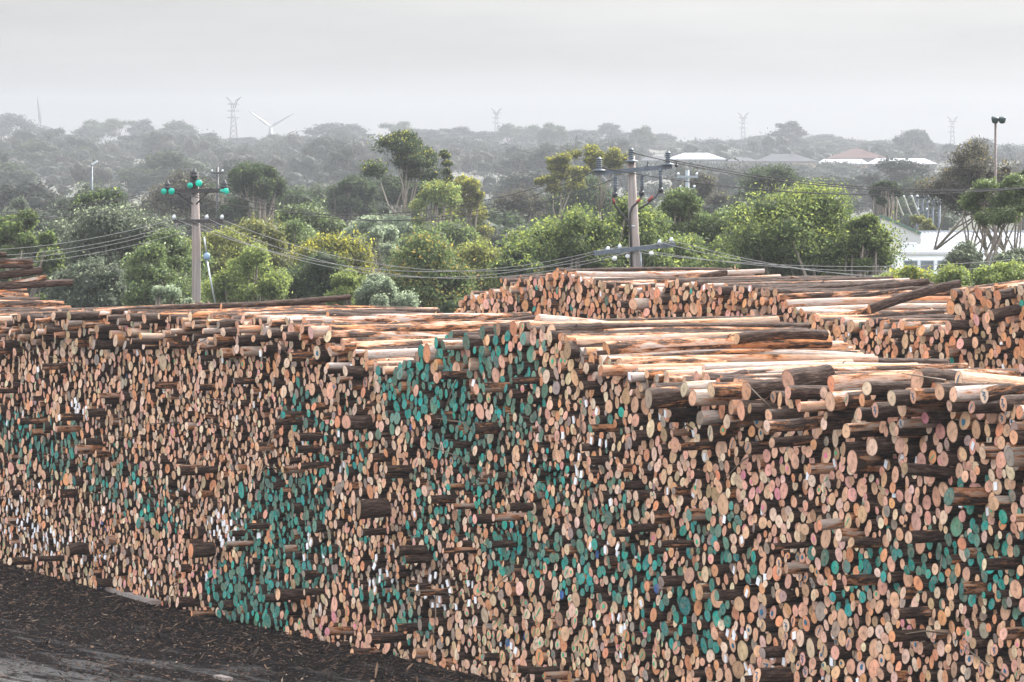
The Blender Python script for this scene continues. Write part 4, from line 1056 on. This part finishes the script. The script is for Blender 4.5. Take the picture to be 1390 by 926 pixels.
# ------------------------------------------------------------------ utility poles and lines
DL, DR = 146.0, 140.0
def loc_(o_, p): return np.asarray(p) - np.asarray(o_)
# left pole: timber, two crossarms, teal glass insulators
pb = at(265.5, 404, DL); base = np.array([pb[0], pb[1], float(ground_z(pb[0], pb[1])) - .3])
root = empty('utility_pole', base, label='timber utility pole with teal glass insulators on two dark crossarms', cat='utility pole', group='utility poles near the yard')
mb = lambda: MB()
top = at(264, 236, DL)
b = mb(); b.tube([base, at(266.5, 330, DL), top], [.145, .135, .115], n=16); b.build('pole', M_POLE, root, base)
b = mb(); b.tube([at(263.6, 262, DL) - np.array([0, .02, 0]), at(263.6, 233, DL) - np.array([0, .02, 0])], [.135, .135], n=12); b.build('pole_cap', M_ARM, root, base)
def beam(name, p, q, w, h, mat, root, base):
    p, q = np.asarray(p), np.asarray(q); d, a, c = basis(q - p)
    b = MB(); b.box((p + q) / 2, (np.linalg.norm(q - p), w, h), np.stack([d, a, c], 1)); return b.build(name, mat, root, base)
off = np.array([0, -.2, 0])
beam('crossarm', at(226, 260, DL) + off, at(306, 258.5, DL) + off, .11, .13, M_ARM, root, base)
beam('crossarm', at(236, 300.5, DL) + off, at(303, 300, DL) + off, .10, .11, M_ARM, root, base)
for (p, q) in (((240, 261), (262, 277)), ((283, 261), (267, 277))):
    b = mb(); b.tube([at(*p, DL) + off, at(*q, DL) + off * .7], .025, n=6); b.build('brace', M_ARM, root, base)
def glass(x, y, r):
    c = at(x, y, DL) + off * 1.5; b = MB()
    s = r * .88 * DL / F
    b.lathe(c - np.array([0, .06, 0]), [(s * .35, 0), (s * .85, .03), (s, .07), (s * .9, .11), (s * .55, .14), (s * .3, .16)], 16, axis=(0.25, 1, .1)); b.build('insulator', M_TEAL, root, base)
for (x, y, r) in ((222.5, 260, 4.6), (233, 260, 5.2), (270, 249, 5.4), (258, 252, 4.6), (306.5, 260, 5.4), (301, 260, 3.6)): glass(x, y, r)
for x, y in ((227.5, 252), (264, 236), (305, 251)):
    b = mb(); c = at(x, y, DL) + off * .8
    b.lathe(c - np.array([0, 0, .12]), [(.03, -.12), (.03, 0), (.10, .02), (.12, .07), (.07, .10), (.09, .13), (.09, .18), (.05, .21), (.05, .25), (.03, .27)], 12); b.build('pin_insulator', M_DARK, root, base)
for x in (236.5, 281, 301.5):
    b = mb(); c = at(x, 297, DL) + off
    b.lathe(c, [(.02, -.05), (.05, 0), (.065, .05), (.045, .09), (.03, .12)], 10); b.build('low_insulator', M_GREYM, root, base)
b = mb(); stay0 = at(277, 322, DL) + off * .3; b.tube([stay0, at(280.5, 344, DL)], .028, n=6); b.tube([at(280.5, 352, DL), at(292, 412, DL)], .028, n=6); b.build('stay_wire', M_GREYM, root, base)
b = mb(); b.lathe(at(280.6, 353, DL), [(.04, 0), (.10, .03), (.10, .17), (.05, .22)], 10); b.build('stay_insulator', plain('blue_fitting', (.20, .30, .42), .4), root, base)

# right pole: ribbed stacks, hanging fuses and cables
pb = at(862, 362, DR); base2 = np.array([pb[0], pb[1], float(ground_z(pb[0], pb[1])) - .3])
root2 = empty('utility_pole', base2, label='pale utility pole with ribbed insulator stacks, hanging fuses and red-capped cables', cat='utility pole', group='utility poles near the yard')
b = mb(); b.tube([at(863.5, 420, DR), at(861, 330, DR), at(856.5, 212, DR)], [.165, .155, .115], n=16); b.build('pole', M_POLE, root2, base2)
b = mb(); b.tube([at(871, 372, DR) - np.array([0, .1, 0]), at(869.5, 338, DR) - np.array([0, .1, 0])], .022, n=6); b.build('conduit', M_GREYM, root2, base2)
beam('crossarm', at(808, 235.5, DR) + off, at(912, 226, DR) + off, .10, .13, M_STEELB, root2, base2)
beam('crossarm', at(806, 344, DR - .6), at(916, 332, DR + .2), .11, .13, M_STEELB, root2, base2)
def stack(x, y, r=1.0):
    c = at(x, y, DR) + off; b = MB(); pr = [(.22, 0), (.22, .02), (.10, .05)]
    for k in range(5): pr += [(.055, .08 + .06 * k), (.09, .095 + .06 * k), (.09, .115 + .06 * k), (.055, .13 + .06 * k)]
    pr += [(.04, .40)]; b.lathe(c, [(q * r, h * r) for q, h in pr], 14); b.build('insulator_stack', M_STEELB, root2, base2)
stack(813, 232); stack(856.5, 219.5); stack(906.5, 224)
for (x0, y0, x1, y1, cx, cy, hx) in ((836, 238, 834, 268, 832, 270, 835.5), (872, 236, 870.5, 266, 869, 270, 872), (896, 229, 896.5, 262, 895, 259, 893)):
    fr = root2
    b = mb(); b.tube([at(x0, y0, DR) + off * 1.4, at(x1, y1, DR) + off * 1.4], .05, n=8)
    for k in np.linspace(.1, .55, 5): b.lathe(at(x0 + (x1 - x0) * k, y0 + (y1 - y0) * k, DR) + off * 1.4, [(.05, -.012), (.085, 0), (.05, .012)], 10)
    f_ = b.build('fuse_holder', M_STEELB, root2, base2)
    b = mb(); c0 = at(x1, y1 - 5, DR) + off * 1.4; b.lathe(c0, [(.03, -.10), (.075, -.08), (.085, 0), (.05, .05)], 10); b.build('fuse_cap', M_DARK, root2, base2)
def cable(pts, r=.03):
    b = MB(); P = np.array([at(x, y, DR) + off * k for x, y, k in pts]); b.tube(P, r, n=7); return b.build('cable', M_WIRED, root2, base2)
cable([(834, 262, 1.4), (831, 268, 1.6), (832, 275, 1.6), (842, 288, 1.3), (853, 301, .9), (856, 320, .8), (857, 362, .8)], .035)
cable([(871, 266, 1.4), (866, 274, 1.5), (858, 281, 1.2), (855, 290, 1), (855, 302, .9), (856.5, 340, .8)], .035)
cable([(896, 258, 1.4), (889, 268, 1.5), (878, 277, 1.4), (867, 284, .9)], .03)
for (x, y, x2, y2) in ((832, 269, 833.5, 276), (868.5, 270, 864, 274.5), (886, 266, 879, 273)):
    b = mb(); b.tube([at(x, y, DR) + off * 1.65, at(x2, y2, DR) + off * 1.6], [.03, .042], n=8); b.build('cable_cap', M_RED, root2, base2)
b = mb(); b.lathe(at(859, 307, DR), [(.155, -.02), (.158, 0), (.155, .02)], 16); b.build('pole_band', M_GREYM, root2, base2)
for k, (x, y) in enumerate(((825, 340), (841, 337), (895, 331), (911, 328))):
    b = mb(); c = at(x, y, DR); b.lathe(c - np.array([0, .1, 0]), [(.02, -.05), (.055, 0), (.07, .05), (.045, .09), (.03, .12)], 10); b.build('low_insulator', M_GREYM, root2, base2)
for k, (x, y) in enumerate(((834, 349), (852, 346), (884, 342))):
    b = mb(); c = at(x, y, DR); b.lathe(c - np.array([0, .12, .05]), [(.03, -.06), (.07, -.02), (.08, .03), (.03, .08)], 10); b.build('spool_insulator', M_TAGW, root2, base2)

def line(label, p, q, sag, r, mat, group):
    p, q = np.asarray(p), np.asarray(q); t = np.linspace(0, 1, 40)[:, None]
    P = p + (q - p) * t; P[:, 2] -= (4 * t * (1 - t))[:, 0] * sag
    b = MB(); b.tube(P, r, n=5); o = b.build('power_line', mat, loc=p); tag(o, label, 'power line', group)
GH, GLo = 'upper wires between the poles', 'lower wires between the poles'
up_l = [at(229, 258, DL) + off, at(266, 247, DL) + off, at(306, 257, DL) + off]
up_r = [at(813, 227, DR) + off, at(856.5, 208, DR) + off, at(906.5, 218, DR) + off]
line('dark upper wire from the left arm end, sagging between the two near poles', up_l[0], up_r[0], 1.05, .013, M_WIRED, GH)
line('dark upper wire joining the tops of the two near poles', up_l[1], up_r[1], 1.55, .013, M_WIRED, GH)
line('lowest dark upper wire sagging between the two near poles', up_l[2], at(836, 242, DR) + off, 1.1, .013, M_WIRED, GH)
farl = [(-330, 262), (-330, 268), (-330, 276)]
for k, (x, y) in enumerate(farl):
    line(['topmost wire from the insulator pole out of the left edge', 'middle upper wire from the insulator pole to the left', 'lowest upper wire from the insulator pole to the left'][k], up_l[k], at(x, y, DL + 2), .75, .011, M_WIRED, 'upper wires left of the insulator pole')
low_l = [at(238, 297, DL) + off, at(260, 299, DL) + off, at(281, 296, DL) + off, at(302, 298, DL) + off]
low_r = [at(825, 337, DR), at(841, 334, DR), at(895, 329, DR), at(911, 326, DR)]
for k in range(4):
    line(['bare lower wire from the arm end nearest the left', 'second bare lower wire between the near poles', 'third bare lower wire between the near poles, sagging deepest', 'bare lower wire from the right end of the low arm'][k], low_l[k], low_r[k], [1.10, 1.3, 1.42, 1.22][k], .0085, M_WIRE, GLo)
    line(['highest bare lower wire leaving to the left', 'second bare lower wire leaving to the left', 'third bare lower wire leaving to the left', 'lowest bare wire leaving to the left'][k], low_l[k], at(-340, 300 + 5 * k, DL + 4), [.95, 1.05, 1.15, 1.2][k], .0085, M_WIRE, 'lower wires left of the insulator pole')
    line(['highest bare lower wire leaving to the right', 'second bare lower wire leaving to the right', 'third bare lower wire leaving to the right', 'lowest bare wire leaving to the right'][k], low_r[k], at(1800, 278 + 4 * k, DR - 6), [1.05, 1.2, 1.42, 1.5][k], .0085, M_WIRE, 'lower wires right of the cable pole')
for k in range(3):
    line(['highest dark wire leaving the cable pole to the right', 'middle dark wire leaving the cable pole to the right', 'lowest dark wire leaving the cable pole to the right'][k], up_r[k] + np.array([0, 0, .02 * k]), at(1800, 178 + 5 * k, DR - 5), [1.25, 1.35, 1.15][k], .015, M_WIRED, 'upper wires right of the cable pole')
for (x, y) in ((879, 219), (918, 218)):
    p = at(x, y, DR) + off; b = MB(); b.tube([p, p - np.array([0, 0, .10])], .02, n=6); b.lathe(p - np.array([0, 0, .2]), [(.02, 0), (.05, .03), (.05, .07), (.02, .1)], 8)
    tag(b.build('line_clamp', M_DARK, loc=p), 'small dark clamp hanging on the upper wire ' + ('right beside the cable pole top' if x < 900 else 'beyond the right arm end'), 'clamp')

# small distant poles
def small_pole(x, ytop, D, arms, label, group, dia=.22, mat=None):
    t = at(x, ytop, D); gz = float(ground_z(t[0], t[1])); bs = np.array([t[0], t[1], gz]); r = empty('utility_pole', bs, label=label, cat='utility pole', group=group)
    b = MB(); b.tube([bs - np.array([0, 0, .3]), t], [dia / 2 * 1.15, dia / 2], n=10); b.build('pole', mat or M_STEELB, r, bs)
    for (dy, w) in arms:
        c = at(x, ytop + dy, D) - np.array([0, .15, 0]); b = MB(); b.box(c, (w, .1, .12)); b.build('crossarm', mat or M_STEELB, r, bs)
        for sx in (-.44, .44):
            b = MB(); b.lathe(c + np.array([sx * w, 0, .06]), [(.03, 0), (.07, .04), (.07, .12), (.03, .16)], 8); b.build('insulator', M_GREYM, r, bs)
    return r
small_pole(295, 227, 300, [(8, .75)], 'slim far pole with one short arm behind the insulator pole', 'far poles', .15, M_DARK)
small_pole(933, 231, 250, [(9, 1.1), (26, .8)], 'pale far pole just right of the cable pole top', 'far poles', mat=plain('pale_pole', (.20, .23, .25), .6))
for k, (x, y) in enumerate(((1245, 263), (1252, 265), (1259, 262), (1266, 255), (1275, 268))):
    small_pole(x, y, 300, [(5, .9)] if k % 2 == 0 else [(4, .8), (22, .6)], ['leftmost', 'second', 'middle', 'tallest', 'rightmost, lowest-standing'][k] + ' pole of the far row beside the huge gum', 'far row of poles', .17)
for k in range(3):
    line(['wire dropping to the far row of poles, nearest the clipped tree', 'middle wire dropping to the far row of poles', 'wire dropping to the far row of poles, nearest them'][k], at(1216 + 11 * k, 266, 296), at(1226 + 11 * k, 292, 300), .05, .05, M_TAGW, 'pale drop wires')
# street light
t = at(125, 222, 300); bs = np.array([t[0], t[1], float(ground_z(t[0], t[1]))]); r = empty('street_light', bs, label='small street light with tilted lamp head in the mist, far left', cat='street light')
b = MB(); b.tube([bs, at(124.5, 226, 300)], [.09, .06], n=8); b.tube([at(124.5, 226, 300), at(125.5, 222.5, 300), at(128, 220.5, 300)], .05, n=8); b.build('pole', M_STEELB, r, bs)
b = MB(); b.box(at(128.5, 221, 300), (.42, .22, .12), [(.85, 0, -.5), (0, 1, 0), (.5, 0, .85)]); b.build('lamp_head', M_GREYM, r, bs)
# floodlight mast
DFm = 175.0; t = at(1351.5, 163, DFm); bs = np.array([t[0], t[1], float(ground_z(t[0], t[1]))]); r = empty('floodlight_mast', bs, label='slim mast with two dark floodlight heads in front of the huge gum', cat='floodlight')
b = MB(); b.tube([bs, t], [.07, .045], n=10); b.build('mast', plain('rusty_mast', (.10, .075, .07), .6), r, bs)
beam('bracket', at(1347, 163, DFm), at(1362, 162, DFm), .06, .05, M_FLOOD, r, bs)
for sx in (1350, 1360.5):
    b = MB(); b.lathe(at(sx, 167.5, DFm) - np.array([0, .05, 0]), [(.05, 0), (.10, .02), (.135, .12), (.155, .20), (.14, .235), (.05, .25)], 14, axis=(.12 if sx < 1355 else -.12, -.25, 1)); b.build('flood_head', M_FLOOD, r, bs)

# ------------------------------------------------------------------ turbines and pylons
def turbine(x, y, D, angs, L, label):
    hub = at(x, y, D); bs = np.array([hub[0], hub[1], float(ground_z(hub[0], hub[1]))]); r = empty('wind_turbine', bs, label=label, cat='wind turbine', group='wind turbines on the skyline')
    b = MB(); b.tube([bs, hub - np.array([0, 0, .8])], [1.5, 1.0], n=14); b.build('tower', M_TURB, r, bs)
    b = MB(); b.box(hub + np.array([0, .7, 0]), (1.1, 3.4, 1.15)); b.build('nacelle', M_TURB, r, bs)
    b = MB(); b.lathe(hub - np.array([0, 1.2, 0]), [(.6, 0), (.55, -.35), (.2, -.8)], 12, axis=(0, 1, 0)); b.build('hub', M_TURB, r, bs)
    for a in angs:
        d = np.array([math.sin(a), -.02, math.cos(a)]); w = np.array([math.cos(a), .35, -math.sin(a)]); w /= np.linalg.norm(w); nrm = np.cross(d, w)
        c0 = hub - np.array([0, 1.3, 0]); V = []
        for q, wd, th in ((0, .35, .35), (.08, .4, .3), (.2, .75, .25), (.5, .5, .18), (.8, .32, .12), (1, .10, .05)):
            p = c0 + d * L * q
            V += [p - w * wd, p + nrm * th, p + w * wd, p - nrm * th]
        fs = [(i * 4 + j, i * 4 + (j + 1) % 4, i * 4 + 4 + (j + 1) % 4, i * 4 + 4 + j) for i in range(5) for j in range(4)] + [(3, 2, 1, 0), (20, 21, 22, 23)]
        b = MB(); b.add(V, fs, smooth=True); b.build('blade', M_TURB, r, bs)
R_ = math.radians
turbine(367, 172, 2300, (R_(-54), R_(61), R_(181)), 13.2, 'hazy wind turbine showing a wide V of blades beside the nearest pylon')
turbine(56, 170, 1950, (R_(-7), R_(110), R_(232)), 12.4, 'hazy wind turbine with one blade straight up at the far left')
def pylon(x, ytop, ybot, D, label, thick=.17):
    t = at(x, ytop, D); s = D / F; gz = float(ground_z(t[0], t[1])); bs = np.array([t[0], t[1], gz]); H = t[2] - gz
    r = empty('pylon', bs, label=label, cat='pylon', group='transmission pylons on the skyline'); h0 = (ybot - ytop) * s
    w0, w1 = .09 * h0 + .3, .035 * h0; z1 = H - .26 * h0
    b = MB(); leg = lambda sx, sy, z: bs + np.array([sx * (w0 + (w1 - w0) * z / z1), sy * (w0 + (w1 - w0) * z / z1), z])
    for sx in (-1, 1):
        for sy in (-1, 1): b.tube([leg(sx, sy, 0), leg(sx, sy, z1)], thick * 1.3, n=4)
    nz = 9
    for k in range(nz):
        za, zb = z1 * k / nz, z1 * (k + 1) / nz
        for sy in (-1, 1):
            b.tube([leg(-1, sy, za), leg(1, sy, zb)], thick * .7, n=4); b.tube([leg(1, sy, za), leg(-1, sy, zb)], thick * .7, n=4)
            b.tube([leg(sy, -1, za), leg(sy, 1, zb)], thick * .7, n=4)
    b.build('lattice_body', M_PALEM, r, bs)
    for sx in (-1, 1):                                   # the open Y head
        b = MB(); o = bs + np.array([0, 0, z1]); tip = bs + np.array([sx * .17 * h0, 0, H])
        b.tube([o + np.array([sx * w1, 0, 0]), o + np.array([sx * .085 * h0, 0, .17 * h0]), tip], thick * 1.4, n=4)
        b.tube([o + np.array([-sx * w1 * .3, 0, 0]), o + np.array([sx * .05 * h0, 0, .18 * h0]), tip], thick, n=4)
        b.tube([tip, tip + np.array([-sx * .08 * h0, 0, -.05 * h0])], thick, n=4)
        b.build('head_arm', M_PALEM, r, bs)
    for fz, w in ((.10, .14), (-.06, .15), (-.22, .15)):
        b = MB(); z = z1 + fz * h0; 
        for sg in (-1, 1):
            b.tube([bs + np.array([-w * h0, 0, z]), bs + np.array([0, 0, z + sg * .012 * h0]), bs + np.array([w * h0, 0, z])], thick * .9, n=4)
        b.build('crossarm', M_PALEM, r, bs)
pylon(317, 132, 190, 2050, 'nearest, darkest pylon with three arms, left of the turbine', .15)
pylon(674, 147, 188, 2350, 'small pylon at mid photo above the ridge')
pylon(1009, 153, 196, 2450, 'faint pylon right of the conifer row')
pylon(1293, 158, 202, 2600, 'faintest pylon above the huge gum')

# ------------------------------------------------------------------ buildings
def quadbox(b, p0, p1, z0, z1, depth, **k):
    b.box(((p0[0] + p1[0]) / 2, (p0[1] + p1[1]) / 2 + depth / 2, (z0 + z1) / 2), (abs(p1[0] - p0[0]), depth, z1 - z0), **k)
def house(x0, x1, yr, ye, yb, D, rx0, rx1, roofm, wallm, label, nwin, chimney=None):
    a, c = at(x0, ye, D), at(x1, ye, D); zr = at(x0, yr, D)[2]; ze = a[2]; zb = at(x0, yb, D)[2] - 1.5
    bs = np.array([(a[0] + c[0]) / 2, D, zb]); r = empty('house', bs, label=label, cat='house', group='houses on the hill'); dp = 12.0
    b = MB(); b.box((bs[0], D + dp / 2, (zb + ze) / 2), (c[0] - a[0] - .9, dp - .9, ze - zb)); b.build('wall', wallm, r, bs)
    q0, q1 = at(rx0, yr, D), at(rx1, yr, D); th = .18
    V = [(a[0], D, ze), (c[0], D, ze), (c[0], D + dp, ze), (a[0], D + dp, ze), (q0[0], D + dp / 2, zr), (q1[0], D + dp / 2, zr), (a[0], D, ze - th), (c[0], D, ze - th), (c[0], D + dp, ze - th), (a[0], D + dp, ze - th)]
    b = MB(); b.add(V, [(0, 1, 5, 4), (1, 2, 5), (2, 3, 4, 5), (3, 0, 4), (6, 7, 1, 0), (7, 8, 2, 1), (8, 9, 3, 2), (9, 6, 0, 3), (9, 8, 7, 6)]); rf = b.build('roof', roofm, r, bs)
    if chimney: 
        p = at(chimney, yr + 2, D); b = MB(); b.box((p[0], D + dp * .4, p[2] + .3), (.6, .6, 1.3)); b.build('chimney', M_WALLG, rf, bs)
    for k in range(nwin):
        wx = a[0] + (c[0] - a[0]) * (k + .8) / (nwin + .6); b = MB(); b.box((wx, D + .43, ze - 1.3), (1.3, .09, 1.1)); w = b.build('window', M_GREYM, r, bs)
        b = MB(); b.box((wx, D + .375, ze - 1.3), (1.12, .04, .92)); b.build('pane', M_GLASSD, w, bs)
house(905, 986, 207.5, 216, 224, 1200, 930, 962, M_ROOFW, M_WALLG, 'hill house with pale shining hipped roof, right of the cable pole', 3)
house(1028, 1112, 209, 219, 227, 1210, 1050, 1080, M_ROOFG, M_WALLT, 'hill house with slate grey roof and tan wall', 3, 1077)
house(1126, 1206, 201.5, 214.5, 222, 1215, 1162, 1168, M_ROOFR, M_WALLG, 'hill house with steep red brown roof', 3, 1182)
house(868, 912, 212, 218, 226, 1204, 880, 900, M_ROOFG, M_WALLG, 'small grey hill house behind the pale roofed one', 2)
house(985, 1030, 214, 219, 226, 1196, 1000, 1018, M_ROOFG, M_WALLT, 'low hill house between the pale and the slate roofs', 2)
house(1112, 1180, 216, 222, 231, 1180, 1120, 1172, M_ROOFW, M_WALLT, 'long low house with shining pale roof below the red brown roof', 3)
house(1180, 1272, 215, 222, 230, 1185, 1192, 1258, M_ROOFW, M_WALLG, 'long low shed with shining pale roof by the huge gum', 3)
# white shed
Ds = 262.0
a, k_, c = at(1160, 318, Ds), at(1196, 294, Ds), at(1250, 318, Ds); gz = -1.3; bs = np.array([c[0], Ds, gz])
r = empty('warehouse', bs, label='long white clad warehouse with a grey gable end', cat='warehouse')
ze, zr = c[2], k_[2]; xm = (a[0] + c[0]) / 2; dp = 16.0
V = [(a[0], Ds, gz), (c[0], Ds, gz), (c[0], Ds, ze), (k_[0], Ds, zr), (a[0], Ds, ze)]; V2 = [(x, y + .3, z) for x, y, z in V]
b = MB(); b.add(V + V2, [(0, 1, 2, 3, 4), (9, 8, 7, 6, 5), (0, 5, 6, 1), (1, 6, 7, 2), (2, 7, 8, 3), (3, 8, 9, 4), (4, 9, 5, 0)]); b.build('gable_wall', M_GABLE, r, bs)
e = at(1430, 317, Ds - 1.5)
z_low = at(1300, 343, Ds)[2]
b = MB(); n = 70
for k in range(n):
    x = c[0] + .05 + (e[0] - c[0]) * (k + .5) / n; b.box((x, Ds + .2 - (.05 if k % 2 else 0), (gz + z_low - .1) / 2), ((e[0] - c[0]) / n - .004, .16, z_low - .1 - gz))
b.build('side_wall', M_WHITE, r, bs)
b = MB(); n = 64
for k in range(n):
    xa = c[0] + .05 + (e[0] - c[0]) * k / n; xb = xa + (e[0] - c[0]) / n * .93; up = .03 if k % 2 else 0
    V = [(xa, Ds - .25, z_low + up), (xb, Ds - .25, z_low + up), (xb, Ds + 7, ze + up), (xa, Ds + 7, ze + up)]; b.add(V + [(x, y, z - .06) for x, y, z in V], [(0, 1, 2, 3), (7, 6, 5, 4), (0, 4, 5, 1), (1, 5, 6, 2), (2, 6, 7, 3), (3, 7, 4, 0)])
b.box(((c[0] + e[0]) / 2, Ds + 7.05, ze + .03), (e[0] - c[0], .3, .12)); b.build('roof', M_ROOFW, r, bs)
for (p, q) in ((k_, c), (k_, a)):
    beam('roof_edge', np.array([p[0], Ds - .05, p[2] + .05]), np.array([q[0], Ds - .05, q[2] + .05]), .14, .12, M_TRIM, r, bs)
p0, p1 = at(1206, 330, Ds), at(1227, 330, Ds); b = MB(); b.box(((p0[0] + p1[0]) / 2, Ds - .04, (gz + p0[2]) / 2), (p1[0] - p0[0], .07, p0[2] - gz)); b.build('roller_door', plain('cream_door', (.50, .47, .42), .5), r, bs)
# camper van
Dv = 185.0; p0, p1 = at(1213, 347, Dv), at(1342, 347, Dv); zt = at(0, 341, Dv)[2]; vl = p1[0] - p0[0]
bs = np.array([(p0[0] + p1[0]) / 2, Dv, zt - 2.5]); r = empty('camper_van', bs, label='white camper bus with a row of dark windows parked before the warehouse', cat='van')
b = MB(); wv = 2.1; prof = [(0, .35), (.0, 1.35), (.14, 2.15), (.35, 2.5), (vl - .3, 2.5), (vl - .05, 2.2), (vl, .35)]
V = [(p0[0] + x, Dv + y, bs[2] + z) for y in (0, wv) for x, z in prof]; n = len(prof)
b.add(V, [tuple(range(n)), tuple(range(2 * n - 1, n - 1, -1))] + [(i, i + n, (i + 1) % n + n, (i + 1) % n) for i in range(n)]); body = b.build('body', M_VAN, r, bs)
b = MB(); b.box((p0[0] + vl / 2, Dv - .03, bs[2] + 2.42), (vl - .5, .14, .10)); b.build('roof_gutter', M_WHITE, r, bs)
b = MB(); pv = at(1238, 337, Dv); b.box((pv[0], Dv + .9, bs[2] + 2.62), (.75, .8, .22)); b.box((pv[0], Dv + .9, bs[2] + 2.76), (.5, .6, .08)); b.build('roof_vent', M_WHITE, r, bs)
for k, (xa, xb) in enumerate(((1226, 1246), (1249, 1268), (1272, 1290), (1294, 1312), (1316, 1334))):
    qa, qb = at(xa, 350, Dv), at(xb, 350, Dv); b = MB(); b.box(((qa[0] + qb[0]) / 2, Dv - .02, bs[2] + 1.85), (qb[0] - qa[0], .06, .62)); w = b.build('window', M_GREYM, r, bs)
    b = MB(); b.box(((qa[0] + qb[0]) / 2, Dv - .058, bs[2] + 1.85), (qb[0] - qa[0] - .07, .03, .54)); b.build('pane', M_GLASSD, w, bs)
b = MB(); b.box((p0[0] + vl / 2, Dv - .02, bs[2] + 1.0), (vl - .2, .05, .16)); b.build('side_stripe', plain('blue_stripe', (.30, .42, .55), .4), r, bs)
for xw in (.9, vl - .9):
    b = MB(); b.lathe((p0[0] + xw, Dv - .05, bs[2] + .33), [(.1, 0), (.33, .02), (.33, .22), (.1, .24)], 18, axis=(0, 1, 0)); wh = b.build('wheel', M_DARK, r, bs)
    b = MB(); b.lathe((p0[0] + xw, Dv - .075, bs[2] + .33), [(.05, 0), (.18, .01), (.18, .04)], 14, axis=(0, 1, 0)); b.build('rim', M_GREYM, wh, bs)
b = MB(); b.box((bs[0], Dv + 1, bs[2] - .02), (vl + 8, 6, .04)); tag(b.build('parking_pad', plain('pale_gravel', (.30, .28, .26), .9)), 'pale gravel pad under the camper bus', 'ground', kind='structure')

# ------------------------------------------------------------------ air, sky, sun
b = MB(); b.box((0, 1590, 21.5), (1400, 3280, 53.5)); hz = b.build('haze', None); hz.data.materials.clear()
hm = bpy.data.materials.new('haze_air'); hm.use_nodes = True; t = hm.node_tree
for q in list(t.nodes):
    if q.type != 'OUTPUT_MATERIAL': t.nodes.remove(q)
pv = t.nodes.new('ShaderNodeVolumePrincipled'); pv.inputs['Density'].default_value = .00030; pv.inputs['Color'].default_value = (.435, .455, .490, 1); pv.inputs['Anisotropy'].default_value = .2
t.links.new(pv.outputs[0], [q for q in t.nodes if q.type == 'OUTPUT_MATERIAL'][0].inputs['Volume'])
hz.data.materials.append(hm); tag(hz, 'thin pale haze hanging over the yard and the hills', 'haze', kind='stuff')

EL, AZ = math.radians(38), math.radians(38)                    # sun ahead of the camera, to the right
w = bpy.data.worlds.new('World'); scene.world = w; w.use_nodes = True; t = w.node_tree; bg = t.nodes['Background']
sky = t.nodes.new('ShaderNodeTexSky'); sky.sky_type = 'NISHITA'; sky.sun_disc = False; sky.sun_elevation = EL; sky.sun_rotation = AZ
sky.air_density = 1.0; sky.dust_density = 2.5; sky.altitude = 50
hs = t.nodes.new('ShaderNodeHueSaturation'); hs.inputs['Saturation'].default_value = .14
tc = t.nodes.new('ShaderNodeTexCoord'); mp = t.nodes.new('ShaderNodeMapping'); mp.inputs['Scale'].default_value = (7, 7, 60); mp.inputs['Rotation'].default_value = (.12, .06, 0)
nz = t.nodes.new('ShaderNodeTexNoise'); nz.inputs['Scale'].default_value = 1.6; nz.inputs['Detail'].default_value = 5
rp = t.nodes.new('ShaderNodeMapRange'); rp.inputs['From Min'].default_value = .3; rp.inputs['From Max'].default_value = .7; rp.inputs['To Min'].default_value = .87; rp.inputs['To Max'].default_value = 1.10
mu = t.nodes.new('ShaderNodeMix'); mu.data_type = 'RGBA'; mu.blend_type = 'MULTIPLY'; mu.inputs[0].default_value = 1
t.links.new(sky.outputs[0], hs.inputs['Color']); t.links.new(tc.outputs['Generated'], mp.inputs[0]); t.links.new(mp.outputs[0], nz.inputs['Vector'])
t.links.new(nz.outputs['Fac'], rp.inputs['Value']); t.links.new(hs.outputs[0], mu.inputs[6]); t.links.new(rp.outputs[0], mu.inputs[7]); # thin cloud: brighter overhead than at the horizon, as under an overcast sky
sx = t.nodes.new('ShaderNodeSeparateXYZ'); t.links.new(tc.outputs['Generated'], sx.inputs[0])
ov = t.nodes.new('ShaderNodeMapRange'); ov.inputs['From Min'].default_value = .02; ov.inputs['From Max'].default_value = .8; ov.inputs['To Min'].default_value = .365; ov.inputs['To Max'].default_value = 2.3
t.links.new(sx.outputs['Z'], ov.inputs['Value'])
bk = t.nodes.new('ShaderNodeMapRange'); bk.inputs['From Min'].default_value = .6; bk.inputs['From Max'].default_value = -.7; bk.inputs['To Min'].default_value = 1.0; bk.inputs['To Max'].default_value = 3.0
t.links.new(sx.outputs['Y'], bk.inputs['Value'])                  # unseen sky behind the camera, brightened to fill light onto the log wall
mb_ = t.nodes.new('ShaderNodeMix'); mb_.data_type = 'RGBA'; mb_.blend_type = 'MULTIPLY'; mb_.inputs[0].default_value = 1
mo = t.nodes.new('ShaderNodeMix'); mo.data_type = 'RGBA'; mo.blend_type = 'MULTIPLY'; mo.inputs[0].default_value = 1
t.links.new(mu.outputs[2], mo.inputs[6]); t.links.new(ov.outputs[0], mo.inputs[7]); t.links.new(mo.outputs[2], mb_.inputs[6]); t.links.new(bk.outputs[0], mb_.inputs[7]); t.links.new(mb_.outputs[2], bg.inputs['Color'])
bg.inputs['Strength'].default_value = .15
sd = bpy.data.lights.new('sun', 'SUN'); so = bpy.data.objects.new('sun', sd); C.objects.link(so)
sd.energy = 4.8; sd.angle = math.radians(.6); sd.color = (1, .95, .88)
so.rotation_euler = (PI / 2 - EL, 0, PI - AZ); so.location = (60, 80, 60)

vs = scene.view_settings; vs.view_transform = 'Standard'; vs.look = 'None'; vs.exposure = 0.85; vs.gamma = 1; vs.use_curve_mapping = False
cy = scene.cycles; cy.max_bounces = 6; cy.diffuse_bounces = 3; cy.glossy_bounces = 2; cy.transmission_bounces = 2; cy.transparent_max_bounces = 4; cy.volume_bounces = 1
cy.use_denoising = True
